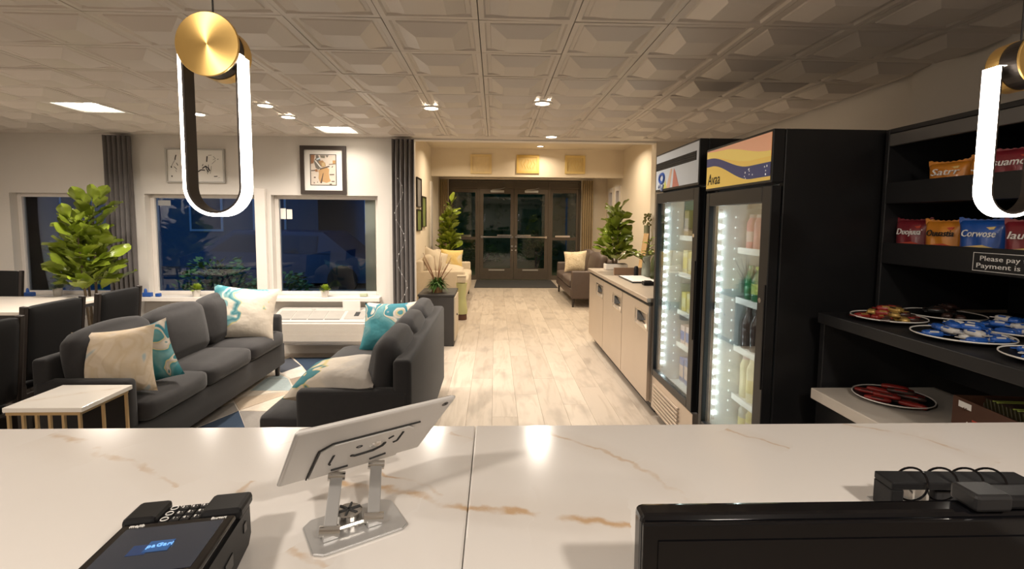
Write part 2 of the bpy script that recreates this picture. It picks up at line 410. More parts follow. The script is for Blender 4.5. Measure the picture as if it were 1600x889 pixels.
# patterned cushion covers: flowing bands
def swirl(name, stops, scale=3.0, rough=0.8, seed=0.0, gx=0.0, gy=0.0):
    m, nt, b = nodes(name)
    tc = N(nt, 'ShaderNodeTexCoord'); mp = N(nt, 'ShaderNodeMapping'); mp.inputs['Location'].default_value = (seed, seed*0.7, 0)
    nt.links.new(tc.outputs['Object'], mp.inputs[0])
    nz = N(nt, 'ShaderNodeTexNoise'); nz.inputs['Scale'].default_value = scale; nz.inputs['Detail'].default_value = 1.5; nz.inputs['Distortion'].default_value = 1.6
    nt.links.new(mp.outputs[0], nz.inputs['Vector'])
    rp = N(nt, 'ShaderNodeValToRGB'); cr = rp.color_ramp; cr.interpolation = 'LINEAR'
    while len(cr.elements) < len(stops): cr.elements.new(0.5)
    for e, (p, c) in zip(cr.elements, stops): e.position = p; e.color = (*c, 1)
    se = N(nt, 'ShaderNodeSeparateXYZ'); nt.links.new(tc.outputs['Object'], se.inputs[0])
    fac = math_n(nt, 'ADD', math_n(nt, 'MULTIPLY_ADD', se.outputs[0], gx, nz.outputs[0]), math_n(nt, 'MULTIPLY', se.outputs[1], gy))
    nt.links.new(fac, rp.inputs[0]); nt.links.new(rp.outputs[0], b.inputs['Base Color'])
    b.inputs['Roughness'].default_value = rough
    n2 = N(nt, 'ShaderNodeTexNoise'); n2.inputs['Scale'].default_value = 14; nt.links.new(tc.outputs['Object'], n2.inputs['Vector'])
    bp = N(nt, 'ShaderNodeBump'); bp.inputs['Strength'].default_value = 0.35; bp.inputs['Distance'].default_value = 0.02
    nt.links.new(n2.outputs[0], bp.inputs['Height']); nt.links.new(bp.outputs[0], b.inputs['Normal'])
    return m
CRM = (0.57, 0.505, 0.42); TEAL = (0.022, 0.155, 0.185); LTEAL = (0.19, 0.33, 0.33); GOLD = (0.55, 0.45, 0.18); GRY = (0.36, 0.33, 0.30)
M['sw_beige'] = swirl('beige_marbled_cloth', [(0, (0.62, 0.50, 0.36)), (0.45, (0.66, 0.55, 0.42)), (0.50, (0.60, 0.48, 0.33)), (0.62, (0.66, 0.56, 0.44)), (0.66, (0.40, 0.48, 0.50)), (0.72, (0.66, 0.56, 0.44))], 4.0)
M['sw_white'] = swirl('white_teal_marbled_cloth', [(0, CRM), (0.53, CRM), (0.545, GOLD), (0.56, LTEAL), (0.62, TEAL), (0.65, LTEAL), (0.67, CRM), (0.72, CRM), (0.74, LTEAL), (0.85, TEAL)], 3.2, seed=1.3, gx=-1.0, gy=.7)
M['sw_teal'] = swirl('teal_marbled_cloth', [(0, TEAL), (0.40, (0.03, 0.19, 0.22)), (0.50, (0.12, 0.27, 0.285)), (0.555, (0.045, 0.21, 0.245)), (0.565, GOLD), (0.575, GRY), (0.60, CRM), (0.61, TEAL), (0.69, (0.012, 0.15, 0.21)), (0.73, CRM)], 3.4, seed=4.1, gy=.75)
M['sw_grey'] = swirl('grey_teal_marbled_cloth', [(0, GRY), (0.42, (0.48, 0.44, 0.39)), (0.50, CRM), (0.64, CRM), (0.655, GOLD), (0.67, TEAL), (0.95, (.035, .20, .225))], 3.0, seed=2.2, gx=-1.5, gy=.2)
M['sw_yellow'] = swirl('yellow_cloth', [(0, (0.60, 0.42, 0.10)), (0.5, (0.62, 0.46, 0.18)), (0.7, (0.55, 0.48, 0.36))], 3.0, seed=3)
M['sw_cream'] = swirl('cream_patterned_cloth', [(0, (0.66, 0.56, 0.40)), (0.5, (0.62, 0.52, 0.36)), (0.55, (0.48, 0.38, 0.24)), (0.6, (0.66, 0.56, 0.40))], 9.0, seed=3)
# ------------------------------------------------------------------ the setting
CEIL = 2.41
WY = 5.6
bm_ = MB().box(-5.6, 2.75, -2.6, 2.1, -0.12, -0.012).box(-5.6, 3.2, 2.1, 12.5, -0.12, -0.012)
floor = struct(bm_.build('floor', M['floorbase']))
PW, PL = 0.195, 1.22
plank_mesh = None; npl = 0
def plank(x0, x1, y0, y1):
    global npl
    mb = MB(); g = 0.0005
    mb.box(-(x1-x0)/2+g, (x1-x0)/2-g, -(y1-y0)/2+g, (y1-y0)/2-g, -0.012, 0, bev=0.0008, seg=1)
    key = (round(x1-x0, 3), round(y1-y0, 3))
    if key in PLM:
        o = bpy.data.objects.new('plank', PLM[key]); link(o); o.parent = floor; mb.bm.free()
    else:
        o = mb.build('plank', M['plank'], floor); PLM[key] = o.data
    o.location = ((x0+x1)/2, (y0+y1)/2, 0); npl += 1
PLM = {}
xs = -1.38 - PW*0
k = 0; x = -1.38
while x < 3.0:
    y = 2.15 - [0, .75, .35, 1.0, .55, .2][k % 6]*PL
    while y < 12.45:
        a, bb = max(y, 2.1), min(y+PL, 12.45)
        if bb-a > 0.05 and not (x > 1.25 and bb < 5.6): plank(x, x+PW, a, bb)
        y += PL
    x += PW; k += 1
x = -1.38 - PW; k = 3
while x > -5.55:
    y = 2.15 - [0, .75, .35, 1.0, .55, .2][k % 6]*PL
    while y < WY:
        a, bb = max(y, 2.1), min(y+PL, WY)
        if bb-a > 0.05: plank(x, x+PW, a, bb)
        y += PL
    x -= PW; k += 1

# ceiling and its pressed tiles
ceil = struct(MB().box(-5.6, 2.75, -2.6, 5.72, CEIL+0.03, CEIL+0.16).build('ceiling', M['ceilgap']))
TP = 0.44
def tile_mesh():
    mb = MB(); h = TP/2-0.0022
    # border flat, a stepped rim, then a low truncated pyramid hanging down in the middle
    lv = [(h, 0.03), (h, 0.0), (h-0.024, 0.0), (h-0.032, 0.010), (h-0.050, 0.010), (h-0.054, 0.004), (0.088, -0.034)]
    rings = []
    for a, z in lv:
        if a < 0.1:
            # octagon-like centre: faces narrow towards the middle
            rings.append([mb.bm.verts.new((sx*a, sy*a*1.0, z)) for sx, sy in ((-1, -1), (1, -1), (1, 1), (-1, 1))])
        else:
            rings.append([mb.bm.verts.new((sx*a, sy*a, z)) for sx, sy in ((-1, -1), (1, -1), (1, 1), (-1, 1))])
    for p, q in zip(rings, rings[1:]):
        for i in range(4): mb.bm.faces.new((p[i], p[(i+1) % 4], q[(i+1) % 4], q[i]))
    mb.bm.faces.new(rings[-1])
    for fc in mb.bm.faces: fc.normal_update()
    return mb
t0 = None
i0 = -0.52 + TP/2
cols = [i0 + TP*i for i in range(-11, 7)]
rows = [2.77 + TP/2 + TP*j for j in range(-4, 6)]
for cx in cols:
    for cy in rows:
        if (abs(cx+3.38) < .1 and abs(cy-4.31) < .1) or (abs(cx+1.62) < .1 and abs(cy-5.19) < .1): continue   # light panels sit here
        if t0 is None:
            t0 = tile_mesh().build('ceiling_tile', M['ceil'], ceil); o = t0
        else:
            o = bpy.data.objects.new('ceiling_tile', t0.data); link(o); o.parent = ceil
        o.location = (cx, cy, CEIL + rnd.uniform(0, 0.002))
        o.rotation_euler = (rnd.uniform(-.006, .006), rnd.uniform(-.006, .006), rnd.choice([0, PI/2, PI, -PI/2]))
yl = rows[-1]+TP/2; yf = rows[0]-TP/2
struct(MB().box(-5.5, 2.72, yl+0.002, 5.72, CEIL-0.004, CEIL+0.03).build('trim_ceiling_end', M['ceil']))
struct(MB().box(-5.6, 2.75, -2.6, yf-0.002, CEIL, CEIL+0.03).build('ceiling_flat', M['ceil']))

# window wall with three openings
wz0, wz1 = 0.635, 1.765
OP = [(-5.30, -4.27), (-3.86, -2.66), (-2.49, -1.315)]
mb = MB()
xe = [-5.6] + [v for o in OP for v in o] + [-0.915]
for i in range(0, len(xe), 2): mb.box(xe[i], xe[i+1], WY, WY+0.16, 0, CEIL+0.1)
for a, bb in OP:
    mb.box(a, bb, WY, WY+0.16, 0, wz0); mb.box(a, bb, WY, WY+0.16, wz1, CEIL+0.1)
struct(mb.build('wall_back', M['wall']))
struct(MB().box(1.82, 2.75, WY, WY+0.16, 0, CEIL+0.1).build('wall_back_right', M['wall_lobby']))
struct(MB().box(-0.915, 1.82, WY, WY+0.12, CEIL-0.02, 3.1).box(-1.5, -0.915, WY+0.1, WY+0.16, CEIL, 3.1).box(1.82, 3.0, WY+0.1, WY+0.16, CEIL, 3.1).build('wall_over_opening', M['wall']))
struct(MB().box(-5.6, -5.5, -2.6, WY, 0, CEIL+0.1).build('wall_left', M['wall']))
mb = MB().box(2.6, 2.75, 2.95, WY, 0, CEIL+0.1).box(2.5, 2.75, -2.6, 2.95, 0, CEIL+0.1)
struct(mb.build('wall_right', M['wall']))
struct(MB().box(-5.6, 2.75, -2.7, -2.6, 0, CEIL+0.1).build('wall_front', M['wall']))
for i, (a, bb) in enumerate(OP):
    y = WY+0.085
    fr = MB()
    for q in ((a, a+0.045, wz0, wz1), (bb-0.045, bb, wz0, wz1), (a+0.045, bb-0.045, wz1-0.04, wz1), (a+0.045, bb-0.045, wz0, wz0+0.04)):
        fr.box(q[0], q[1], y, y+0.06, q[2], q[3], bev=0.004, seg=1)
    fo = struct(fr.build('window_%d' % (i+1), M['trim']))
    MB().box(a+0.04, bb-0.04, y+0.028, y+0.034, wz0+0.03, wz1-0.03).build('glass_pane', M['glass'], fo)
    MB().box(a-0.03, bb+0.03, WY-0.11, WY+0.08, 0.585, wz0-0.002, bev=0.006).build('sill', M['trim'], fo)
struct(MB().box(-2.65, -2.535, WY-0.05, WY-0.001, 0.64, 1.83, bev=0.006).build('trim_window_post', M['trim']))
struct(MB().box(-5.5, -0.93, WY-0.014, WY-0.001, 0.0, 0.09, bev=0.004).build('baseboard_back', M['trim']))

# lobby shell
LX0, LX1, LY, LC, BY = -1.38, 2.80, 12.4, 3.05, 10.8
struct(MB().box(LX0-0.12, LX0, WY+0.16, LY+0.15, 0, LC+0.1).build('wall_lobby_left', M['wall_lobby']))
mb = MB()
RW = [(10.98, 11.46), (11.64, 12.16)]
mb.box(LX1, LX1+0.12, WY+0.16, RW[0][0], 0, LC+0.1).box(LX1, LX1+0.12, RW[0][1], RW[1][0], 0, LC+0.1).box(LX1, LX1+0.12, RW[1][1], LY+0.15, 0, LC+0.1)
for a, bb in RW: mb.box(LX1, LX1+0.12, a, bb, 0, 0.3).box(LX1, LX1+0.12, a, bb, 2.3, LC+0.1)
struct(mb.build('wall_lobby_right', M['wall_lobby']))
for i, (a, bb) in enumerate(RW):
    fr = MB()
    for q in ((a, a+0.11, .3, 2.3), (bb-0.11, bb, .3, 2.3), (a+.11, bb-.11, 2.2, 2.3), (a+.11, bb-.11, .3, .4)):
        fr.box(LX1-0.02, LX1+0.08, q[0], q[1], q[2], q[3])
    fo = struct(fr.build('window_%d' % (i+6), M['trim']))
    MB().box(LX1+0.045, LX1+0.051, a+.10, bb-.10, .39, 2.21).build('glass_pane', M['glass'], fo)
struct(MB().box(LX0-0.1, LX1+0.1, WY+0.16, BY+0.1, LC, LC+0.1).build('ceiling_lobby', M['wall_lobby']))
struct(MB().box(LX0, LX1, BY, BY+0.12, 2.45, LC).build('wall_bulkhead', M['wall_lobby']))
struct(MB().box(LX0-0.1, LX1+0.1, BY+0.12, LY+0.15, 2.56, 2.66).build('ceiling_entrance', M['wall_lobby']))
struct(MB().box(LX0, -1.16, LY, LY+0.12, 0, 2.56).box(2.16, LX1, LY, LY+0.12, 0, 2.56).box(-1.16, 2.16, LY, LY+0.12, 2.52, 2.56).build('wall_entrance', M['wall_lobby']))
struct(MB().box(LX0, LX0+0.012, WY+0.17, LY, 0, 0.1).build('baseboard_left', M['trim']))
struct(MB().box(LX0, LX0+0.03, 10.55, 10.8, 0.0, 2.32).build('trim_lobby_left', M['trim']))

# glazed entrance
y0, y1 = LY+0.02, LY+0.10
mb = MB()
for xx, ww in ((-1.135, .05), (-0.41, .055), (1.365, .055), (2.13, .05)): mb.box(xx-ww/2, xx+ww/2, y0, y1, 0, 2.5)
for a, bb in ((-1.11, -.4375), (-.3825, 1.3375), (1.3925, 2.105)):
    mb.box(a, bb, y0, y1, 2.455, 2.5).box(a, bb, y0, y1, 2.30, 2.345)
mb.box(0.455, 0.495, y0+.001, y1-.001, 2.345, 2.455)
ent = struct(mb.build('trim_entrance_frame', M['bronze']))
MB().box(-1.11, -.4375, y0+.03, y0+.04, 2.345, 2.455).box(1.3925, 2.105, y0+.03, y0+.04, 2.345, 2.455).box(-.3825, .455, y0+.03, y0+.04, 2.345, 2.455).box(.495, 1.3375, y0+.03, y0+.04, 2.345, 2.455).build('transom_panel', mat('bronze_panel', (0.10, 0.085, 0.065), 0.4, 0.3), ent)
for i, (a, bb, hinge) in enumerate(((-0.378, 0.472, 0), (0.478, 1.333, 1))):
    mb = MB(); st = 0.085
    mb.box(a, a+st, y0, y1-.02, .02, 2.295).box(bb-st, bb, y0, y1-.02, .02, 2.295)
    mb.box(a+st, bb-st, y0, y1-.02, .02, .30).box(a+st, bb-st, y0, y1-.02, 2.17, 2.295)
    d = struct(mb.build('door_%d' % (i+1), M['bronze']))
    MB().box(a+st, bb-st, y0+.025, y0+.033, .30, 2.17).build('glass_pane', M['glass'], d)
    MB().box(a+0.02, bb-0.02, y0-.06, y0-.03, 1.07, 1.11, bev=.006).box(a+.03, a+.07, y0-.06, y0, 1.06, 1.12).box(bb-.07, bb-.03, y0-.06, y0, 1.06, 1.12).build('push_bar', M['chrome'], d)
    q0, q1 = ((bb-.42, bb-.06), (a+.06, a+.42))[i]
    MB().box(q0, q1, y0-.075, y0-.058, 1.105, 1.155, bev=.006).build('push_pad', M['chrome'], d)
    cx = (bb-.045, a+.045)[i]
    MB().cyl((cx, y0-.03, .86), (cx, y0, .86), .028).cyl((cx, y0-.02, .76), (cx, y0, .76), .02).build('lock_cylinder', M['chrome'], d)
    MB().box(a+.26, a+.6, y0-.05, y0, 2.20, 2.26, bev=.008).tube([(a+.3, y0-.05, 2.27), (a+.5, y0-.16, 2.28), (a+.62, y0-.02, 2.32)], .008).build('door_closer', M['alu'], d)
    MB().box(a+.22, a+.62, y0-.01, y0, .24, .275).build('kick_label', mat('grey_decal', (.35, .33, .3), .6), d)
for i, (a, bb) in enumerate(((-1.105, -.44), (1.395, 2.10))):
    mb = MB(); st = .055
    mb.box(a, a+st, y0+.01, y1-.02, .0, 2.295).box(bb-st, bb, y0+.01, y1-.02, 0, 2.295).box(a+st, bb-st, y0+.01, y1-.02, 0, .12).box(a+st, bb-st, y0+.01, y1-.02, 2.2, 2.295).box(a+st, bb-st, y0+.01, y1-.02, 1.02, 1.09)
    d = struct(mb.build('window_%d' % (i+4), M['bronze']))
    MB().box(a+st, bb-st, y0+.03, y0+.038, .12, 1.02).build('glass_pane', M['glass'], d)
    MB().box(a+st, bb-st, y0+.03, y0+.038, 1.09, 2.2).build('glass_pane', M['glass'], d)
    MB().box(a+.12, a+.5, y0-.02, y0+.01, 1.09, 1.14, bev=.005).build('push_pad', M['chrome'], d)
struct(MB().box(-.75, 1.75, LY-.02, LY+.02, 0.0, .012).build('trim_threshold', M['chrome']))

# ------------------------------------------------------------------ outside, seen dimly through the panes
struct(MB().box(-30, 30, 5.85, 60, -0.3, -0.13).build('ground', mat('asphalt', (.045, .05, .055), .85, var=.3, scale=3)))
o = MB().box(-11.5, -2.6, 5.9, 10.2, -0.13, -0.05).build('lawn', mat('lawn_grass', (.05, .13, .05), .9, var=.5, scale=8, bump=.5, bscale=40)); o['kind'] = 'stuff'; o['label'] = 'green lawn outside the middle window'
o = MB().box(-2.5, 5, 12.7, 20, -0.13, -0.08).build('lawn', M['leaf_dark']); o['kind'] = 'stuff'; o['label'] = 'dark lawn outside the glazed entrance'
bw = mat('pale_render', (.15, .16, .18), .9); bd = mat('dark_pane', (.02, .03, .05), .1)
b = thing('building', 'pale two storey building across the yard seen through the middle window', 'building', (-11.5, 17, -.13))
MB().box(-6, 5.5, 0, 6, 0, 3.6).build('wall', bw, b)
MB().box(-6.3, 5.8, -.4, 6.3, 3.6, 3.85).build('roof', M['console'], b)
for wx in (-4.5, -2.4, -.3, 1.8, 3.9):
    w = MB().box(wx-.55, wx+.55, -.05, .02, 1.2, 2.6).build('window', M['trim'], b)
    MB().box(wx-.48, wx+.48, -.06, -.04, 1.27, 2.53).build('pane', bd, w)
b = thing('parked_car', 'dark blue car parked outside behind the right window', 'car', (-4.6, 11.6, -.13))
prof = [(-2.1, .25), (2.1, .25), (2.15, .7), (1.5, .85), (.9, 1.35), (-1.0, 1.38), (-1.7, .92), (-2.15, .8)]
MB().prism(prof, -.85, .85, frame((0, 0, 0), (1, 0, 0), (0, 0, 1))).build('body', mat('car_paint', (.03, .06, .12), .25, .3), b)
MB().prism([(.75, .9), (.8, 1.27), (-.95, 1.3), (-1.5, .93), (1.3, .88)], -.87, .87, frame((0, 0, 0), (1, 0, 0), (0, 0, 1))).build('side_window', bd, b)
for wx in (-1.3, 1.3):
    for wy in (-.8, .8): MB().cyl((wx, wy-.1, .32), (wx, wy+.1, .32), .32).build('wheel', M['black_plastic'], b)
def bush(name, label, loc, R, H, n, lm, group):
    rr = random.Random(int(loc[0]*100+loc[1]*37))
    t = thing(name, label, 'bush', loc, 0, group)
    mb = MB()
    for k in range(n):
        a = rr.uniform(0, 2*PI); ph = rr.uniform(.0, 1.1); q = rr.uniform(.6, 1)
        p = Vector((R*q*math.cos(a)*math.cos(ph), R*q*math.sin(a)*math.cos(ph), H*(.22+.75*q*math.sin(ph))))
        d = Vector((math.cos(a), math.sin(a), rr.uniform(-.3, .8))).normalized(); s = d.cross(Vector((rr.uniform(-1, 1), rr.uniform(-1, 1), 1))).normalized()
        l = rr.uniform(.08, .16)
        vs = [mb.bm.verts.new(p), mb.bm.verts.new(p+d*l*.5+s*l*.25), mb.bm.verts.new(p+d*l), mb.bm.verts.new(p+d*l*.5-s*l*.25)]
        mb.bm.faces.new(vs)
    fo = mb.build('foliage', lm, t); fo['kind'] = 'stuff'
    MB().cyl((0, 0, 0), (0, 0, H*.5), .04, n=8).cyl((0, 0, .0), (R*.4, .1, H*.5), .025, n=6).build('stem', M['bark'], t)
for i, (bx, by, R, H) in enumerate(((-6.9, 8.0, .65, 1.4), (-5.2, 9.3, .6, .9), (-4.0, 9.3, .5, .6), (-8.9, 8.4, .8, 1.8), (-10.9, 9.2, .8, 1.6))):
    bush('bush', ('first', 'second', 'third', 'fourth', 'fifth')[[3, 2, 1, 4, 5].index(i+1) if False else i] + ' of the dark bushes on the lawn outside the windows', (bx, by, -.03), R, H, 420, M['leaf_dark'], 'bushes outside the windows')
for i, (bx, by, R, H) in enumerate(((-2.6, 15.3, .6, 1.2), (-.5, 16.4, .8, .9), (1.3, 15.5, .6, 1.3), (2.9, 14.6, .5, 1.0), (4.2, 16.4, .7, 1.5))):
    bush('bush', ('leftmost', 'second from left', 'middle', 'second from right', 'rightmost')[i] + ' of the dark bushes outside the glazed entrance', (bx, by, -.055), R, H, 420, M['leaf_dark'], 'bushes outside the entrance')

struct(MB().box(-6.2, 13.0, 12.7, 20.3, 2.75, 2.95).build('canopy_sky_blocker', M['console']))  # added canopy, hides the sky behind the entrance glass
hd = thing('hedge', 'tall dark hedge added to block the sky beyond the glazed entrance', 'hedge', (1, 21, -.13))  # added so that no bright sky shows through the doors
hm = MB(); rr = random.Random(5)
hm.box(-6.3, 12, -.4, .9, .0, 3.9)
for k in range(1500):
    p = Vector((rr.uniform(-6.3, 12), -.45+rr.uniform(-.25, .1), rr.uniform(.1, 4.1))); d = Vector((rr.uniform(-1, 1), -.4, rr.uniform(-.4, 1))).normalized(); s = d.cross(Vector((0, 1, .2))).normalized(); l = rr.uniform(.15, .35)
    hm.bm.faces.new([hm.bm.verts.new(v) for v in (p, p+d*l*.5+s*l*.25, p+d*l, p+d*l*.5-s*l*.25)])
hm.build('foliage', M['leaf_dark'], hd, kind='stuff')
# ------------------------------------------------------------------ ceiling lamps (each with its own light)
def downlight(loc, label, power, color=WARM, rad=0.055, group='round recessed downlights'):
    t = thing('downlight', label, 'ceiling light', loc, 0, group)
    MB().lathe([(rad, -.006), (rad+.022, -.006), (rad+.024, 0), (rad+.024, .004), (rad, .004)], n=24, loop=True).build('ring', M['white'], t)
    MB().lathe([(0, -.0035), (rad-.001, -.0035), (rad-.001, .002), (0, .002)], n=20).build('lens', M['lamp'], t)
    l = area('downlight_light', (loc[0], loc[1], loc[2]-.02), rad*2, power, color)
    return t
def panel_light(loc, label, power):
    t = thing('panel_light', label, 'ceiling light', loc, 0, None)
    mb = MB()
    for q in ((-.216, .216, -.216, -.175), (-.216, .216, .175, .216), (-.216, -.175, -.175, .175), (.175, .216, -.175, .175)): mb.box(q[0], q[1], q[2], q[3], 0, .02)
    mb.build('frame', M['white'], t)
    MB().box(-.175, .175, -.175, .175, .012, .02).build('diffuser', M['lamp_soft'], t)
    for sx in (-1, 1):
        for sy in (-1, 1):
            MB().lathe([(0, .004), (.045, .004), (.045, .0115), (0, .0115)], c=(sx*.085, sy*.085, 0), n=16).build('lens', M['lamp'], t)
    area('panel_light_light', (loc[0], loc[1], loc[2]-.03), .34, power, WARM, shape='SQUARE')
LZ = CEIL - 0.036
panel_light((-3.38, 4.31, CEIL), 'square ceiling light panel above the dining tables at left', MAINP*1.4)
panel_light((-1.62, 5.19, CEIL), 'square ceiling light panel in front of the framed brown picture', MAINP*.42)
for p, l in (((-2.50, 4.31), 'round downlight seen through the left oval pendant'), ((-1.84, 4.09), 'front lamp of the pair of downlights right of the left pendant'), ((-1.84, 4.53), 'rear lamp of the pair of downlights right of the left pendant'),
          ((-.52, 4.09), 'left downlight of the middle ceiling row above the walkway'), ((.36, 3.87), 'right downlight of the middle ceiling row above the walkway'), ((.58, 5.19), 'downlight closest to the lobby opening')):
    downlight((p[0], p[1], LZ if p[0] in (-2.5, .58) else CEIL-.006), l, MAINP)
downlight((.93, 10.35, LC-.004), 'lobby ceiling downlight above the entrance bulkhead', 14, AMBER, .06)
for p in ((-.2, 6.7), (1.6, 6.9), (.5, 8.4), (2.1, 9.3), (-.6, 9.6)):
    area('lobby_fill_light', (p[0], p[1], LC-.02), .14, 29, AMBER)  # unseen lights added to brighten the lobby
for p in ((-.3, 11.6), (1.2, 11.6), (2.2, 11.4)): area('entrance_fill_light', (p[0], p[1], 2.54), .12, 6, AMBER)  # hidden lights added for the entrance alcove
area('outdoor_fill_light', (.5, 13.6, 2.7), .2, 10, AMBER, aim=(0, .8, -1))  # invented light source outside the doors, under the added canopy
area('lawn_fill_light', (-5.2, 7.6, 3.2), .2, 40, (.8, .95, 1.0), aim=(0, .7, -1))  # unseen light added to brighten the lawn

# ------------------------------------------------------------------ curtains
def curtain(label, x0, x1, z1, y, m, folds, dep=.10):
    mb = MB(); n = folds*8
    def P(i, j):
        xx = x0 + (x1-x0)*i; ph = i*folds*2*PI
        return Vector((xx + .25*(x1-x0)/folds*math.sin(ph), y + dep/2*(1-math.cos(ph)) - dep + .006*math.sin(9*j+ph), .02 + j*(z1-.02)))
    mb.grid(P, n, 10)
    return single(mb, 'curtain', m, label, 'curtain', smooth=True)
c1 = curtain('dark grey pleated curtain gathered behind the tall fig tree', -4.19, -3.93, CEIL-.03, WY-.02, M['curtain'], 5)
c2 = curtain('dark grey pleated curtain at the lobby opening strung with fairy lights', -1.13, -.885, CEIL-.03, WY-.02, M['curtain'], 5)
curtain('tan curtain hanging left of the glazed entrance', -1.36, -1.16, 2.5, LY-.1, M['curtain_tan'], 4)
curtain('tan curtain hanging right of the glazed entrance', 2.15, 2.42, 2.5, LY-.1, M['curtain_tan'], 5)
pts = [(-1.06+.05*math.sin(k*.9)+.05*k/20*1.0, WY-.14+.012*math.sin(k*2.1), 1.95-.075*k) for k in range(21)]
t = thing('string_light', 'thin string of unlit fairy lights draped on the grey curtain by the lobby', 'string light', (-1.06, WY-.14, .45))
MB().tube(pts, .0013, n=5).build('wire', M['alu'], t, world=True)
mb = MB()
for p in pts[::1]: mb.lathe([(0, -.006), (.0035, -.003), (.0035, .003), (0, .006)], c=p, n=6)
mb.build('bulbs', M['white_ink'], t, world=True, kind='stuff')
# ------------------------------------------------------------------ reception counter
VE = [(-0.246, .775, -.106, .718, .012, 1), (-.106, .718, .055, .676, .010, 1), (.055, .676, .191, .65, .013, 1), (-.198, .805, -.057, .716, .007, .8), (-.083, .948, -.043, .916, .006, .9),
      (.085, .972, .238, .821, .007, .6), (.238, .821, .3, .705, .007, .5), (.467, .966, .545, .871, .006, .6), (.738, .988, .846, .909, .006, .6), (.846, .909, .891, .808, .007, .6),
      (-.857, .955, -.687, .871, .011, .7), (-.687, .871, -.491, .757, .007, .5), (-.381, .774, -.39, .731, .008, .6), (-.262, .617, -.206, .574, .008, .7), (-.275, .978, -.414, .89, .006, .4), (-.99, .66, -.7, .60, .01, .5)]
M['marble'] = marble('gold_veined_quartz', VE)
ctr = thing('reception_counter', 'white reception counter with gold veined stone top in the foreground', 'counter', (0, 0, 0))
MB().box(-1.75, -.0385, .53, .985, 1.04, 1.08, bev=.003, seg=2).build('countertop_slab', M['marble'], ctr)
MB().box(-.0375, 1.28, .53, .985, 1.04, 1.08, bev=.003, seg=2).build('countertop_slab', M['marble'], ctr)
MB().box(-1.72, 1.25, .90, .95, 0, 1.04).box(-1.72, -1.67, .52, .90, 0, 1.04).box(1.2, 1.25, .52, .90, 0, 1.04).build('front_panel', M['black_matte'], ctr)
MB().box(-1.67, 1.2, .12, .90, .72, .76, bev=.004).build('desk_shelf', M['darkwood'], ctr)
MB().box(-1.60, -1.56, .14, .5, 0, .72).box(1.1, 1.14, .14, .5, 0, .72).build('support_panel', M['black_matte'], ctr)

# ------------------------------------------------------------------ card terminal
TZ = 1.08
t = thing('card_terminal', 'black card payment terminal with glowing screen on the counter', 'terminal', (-.365, .548, TZ), math.radians(10))
H0, H1 = .055, .068   # height at far end / near end
def zt(y): return H0 + (H1-H0)*(.065-y)/.165
mb = MB()
Mx = frame((0, 0, 0), (0, 1, 0), (0, 0, 1))   # local x->y, y->z, extrude along x
side = [(-.115, .012), (-.10, .0), (.055, 0), (.068, .012), (.066, H0), (-.105, zt(-.105))]
mb.prism(side, -.062, .062, Mx)
bmesh.ops.bevel(mb.bm, geom=mb.bm.edges[:], offset=.004, segments=2, affect='EDGES')
body = mb.build('body', M['black_plastic'], t)
def slab(x0, x1, y0, y1, h0, h1, bev=.002):
    b = MB().box(x0, x1, y0, y1, h0, h1, bev=bev, seg=2)
    sl = -(H1-H0)/.165
    for v in b.bm.verts: v.co.z += zt(0) + sl*v.co.y
    return b
slab(-.064, -.028, .022, .07, -.004, .012, .005).build('side_wing', M['black_plastic'], t)
slab(.018, .064, .022, .072, -.004, .012, .005).build('side_wing', M['black_plastic'], t)
kp = slab(-.028, .018, .02, .064, -.002, .002).build('keypad', M['black_matte'], t)
keys = [['O', '3', '6', '9'], ['C', '2', '5', '8'], ['X', '1', '4', '7']]
for i in range(3):
    for j in range(4):
        kx = -.0222 + .0115*j; ky = .058 - .0135*i
        k = slab(kx-.0051, kx+.0051, ky-.0056, ky+.0056, .001, .0045, .001)
        k = k.build('key', M['black_plastic'], t)
        Mm = WM[t.name] @ frame((kx, ky, zt(ky)+.0048), (1, 0, 0), (0, 1, -(H1-H0)/.165))
        if j == 0:
            mb = MB(); mb.tube([(kx+.004*math.cos(a*PI/6), ky+.004*math.sin(a*PI/6), zt(ky)+.0048) for a in range(12)], .0006, n=4, closed=True)
            mb.build('symbol', M['white_ink'], k)
        else:
            lettering(['··', '·:', ':·', '··', '×·', '»', '··', ':·', '·*'][i*3+j-1] if False else keys[i][j]+' ·', Mm, .0055, M['white_ink'], k, 'key_symbol')
sc = slab(-.060, .060, -.098, .020, .0, .0075, .003).build('screen_bezel', M['gloss_black'], t)
m_scr = mat('dim_screen', (.012, .014, .02), .15, emit=.035, ecol=(.5, .6, .8))
slab(-.050, .050, -.083, .008, .0072, .0080, .0002).build('screen', m_scr, t)
m_blue = mat('screen_blue', (.01, .05, .14), .4, emit=.16, ecol=(.05, .25, .8)); m_blue2 = mat('screen_navy', (.01, .03, .10), .4, emit=.05, ecol=(.05, .2, .7)); m_txt = mat('screen_text', (.2, .45, .9), .4, emit=.5, ecol=(.2, .5, 1))
slab(-.024, -.006, -.05, -.031, .0081, .0083, .0001).build('screen_icon', m_blue2, t)
slab(-.010, .014, -.047, -.026, .0084, .0087, .0001).build('screen_icon', m_blue, t)
nrm = (0, 1, -(H1-H0)/.165)
lettering('paGari', WM[t.name] @ frame((.003, -.036, zt(-.036)+.0090), (1, .1, 0), nrm), .009, m_txt, t)
lettering('mojib', WM[t.name] @ frame((-.042, .0135, zt(.0135)+.0078), (1, 0, 0), nrm), .0075, M['white_ink'], t, width=.015)
lettering('Eaurtort', WM[t.name] @ frame((.043, .0135, zt(.0135)+.0078), (1, 0, 0), nrm), .006, M['white_ink'], t, width=.016)
slab(-.03, .02, -.103, -.096, .002, .006, .001).build('card_slot', mat('red_glow', (.15, .01, .01), .4), t)
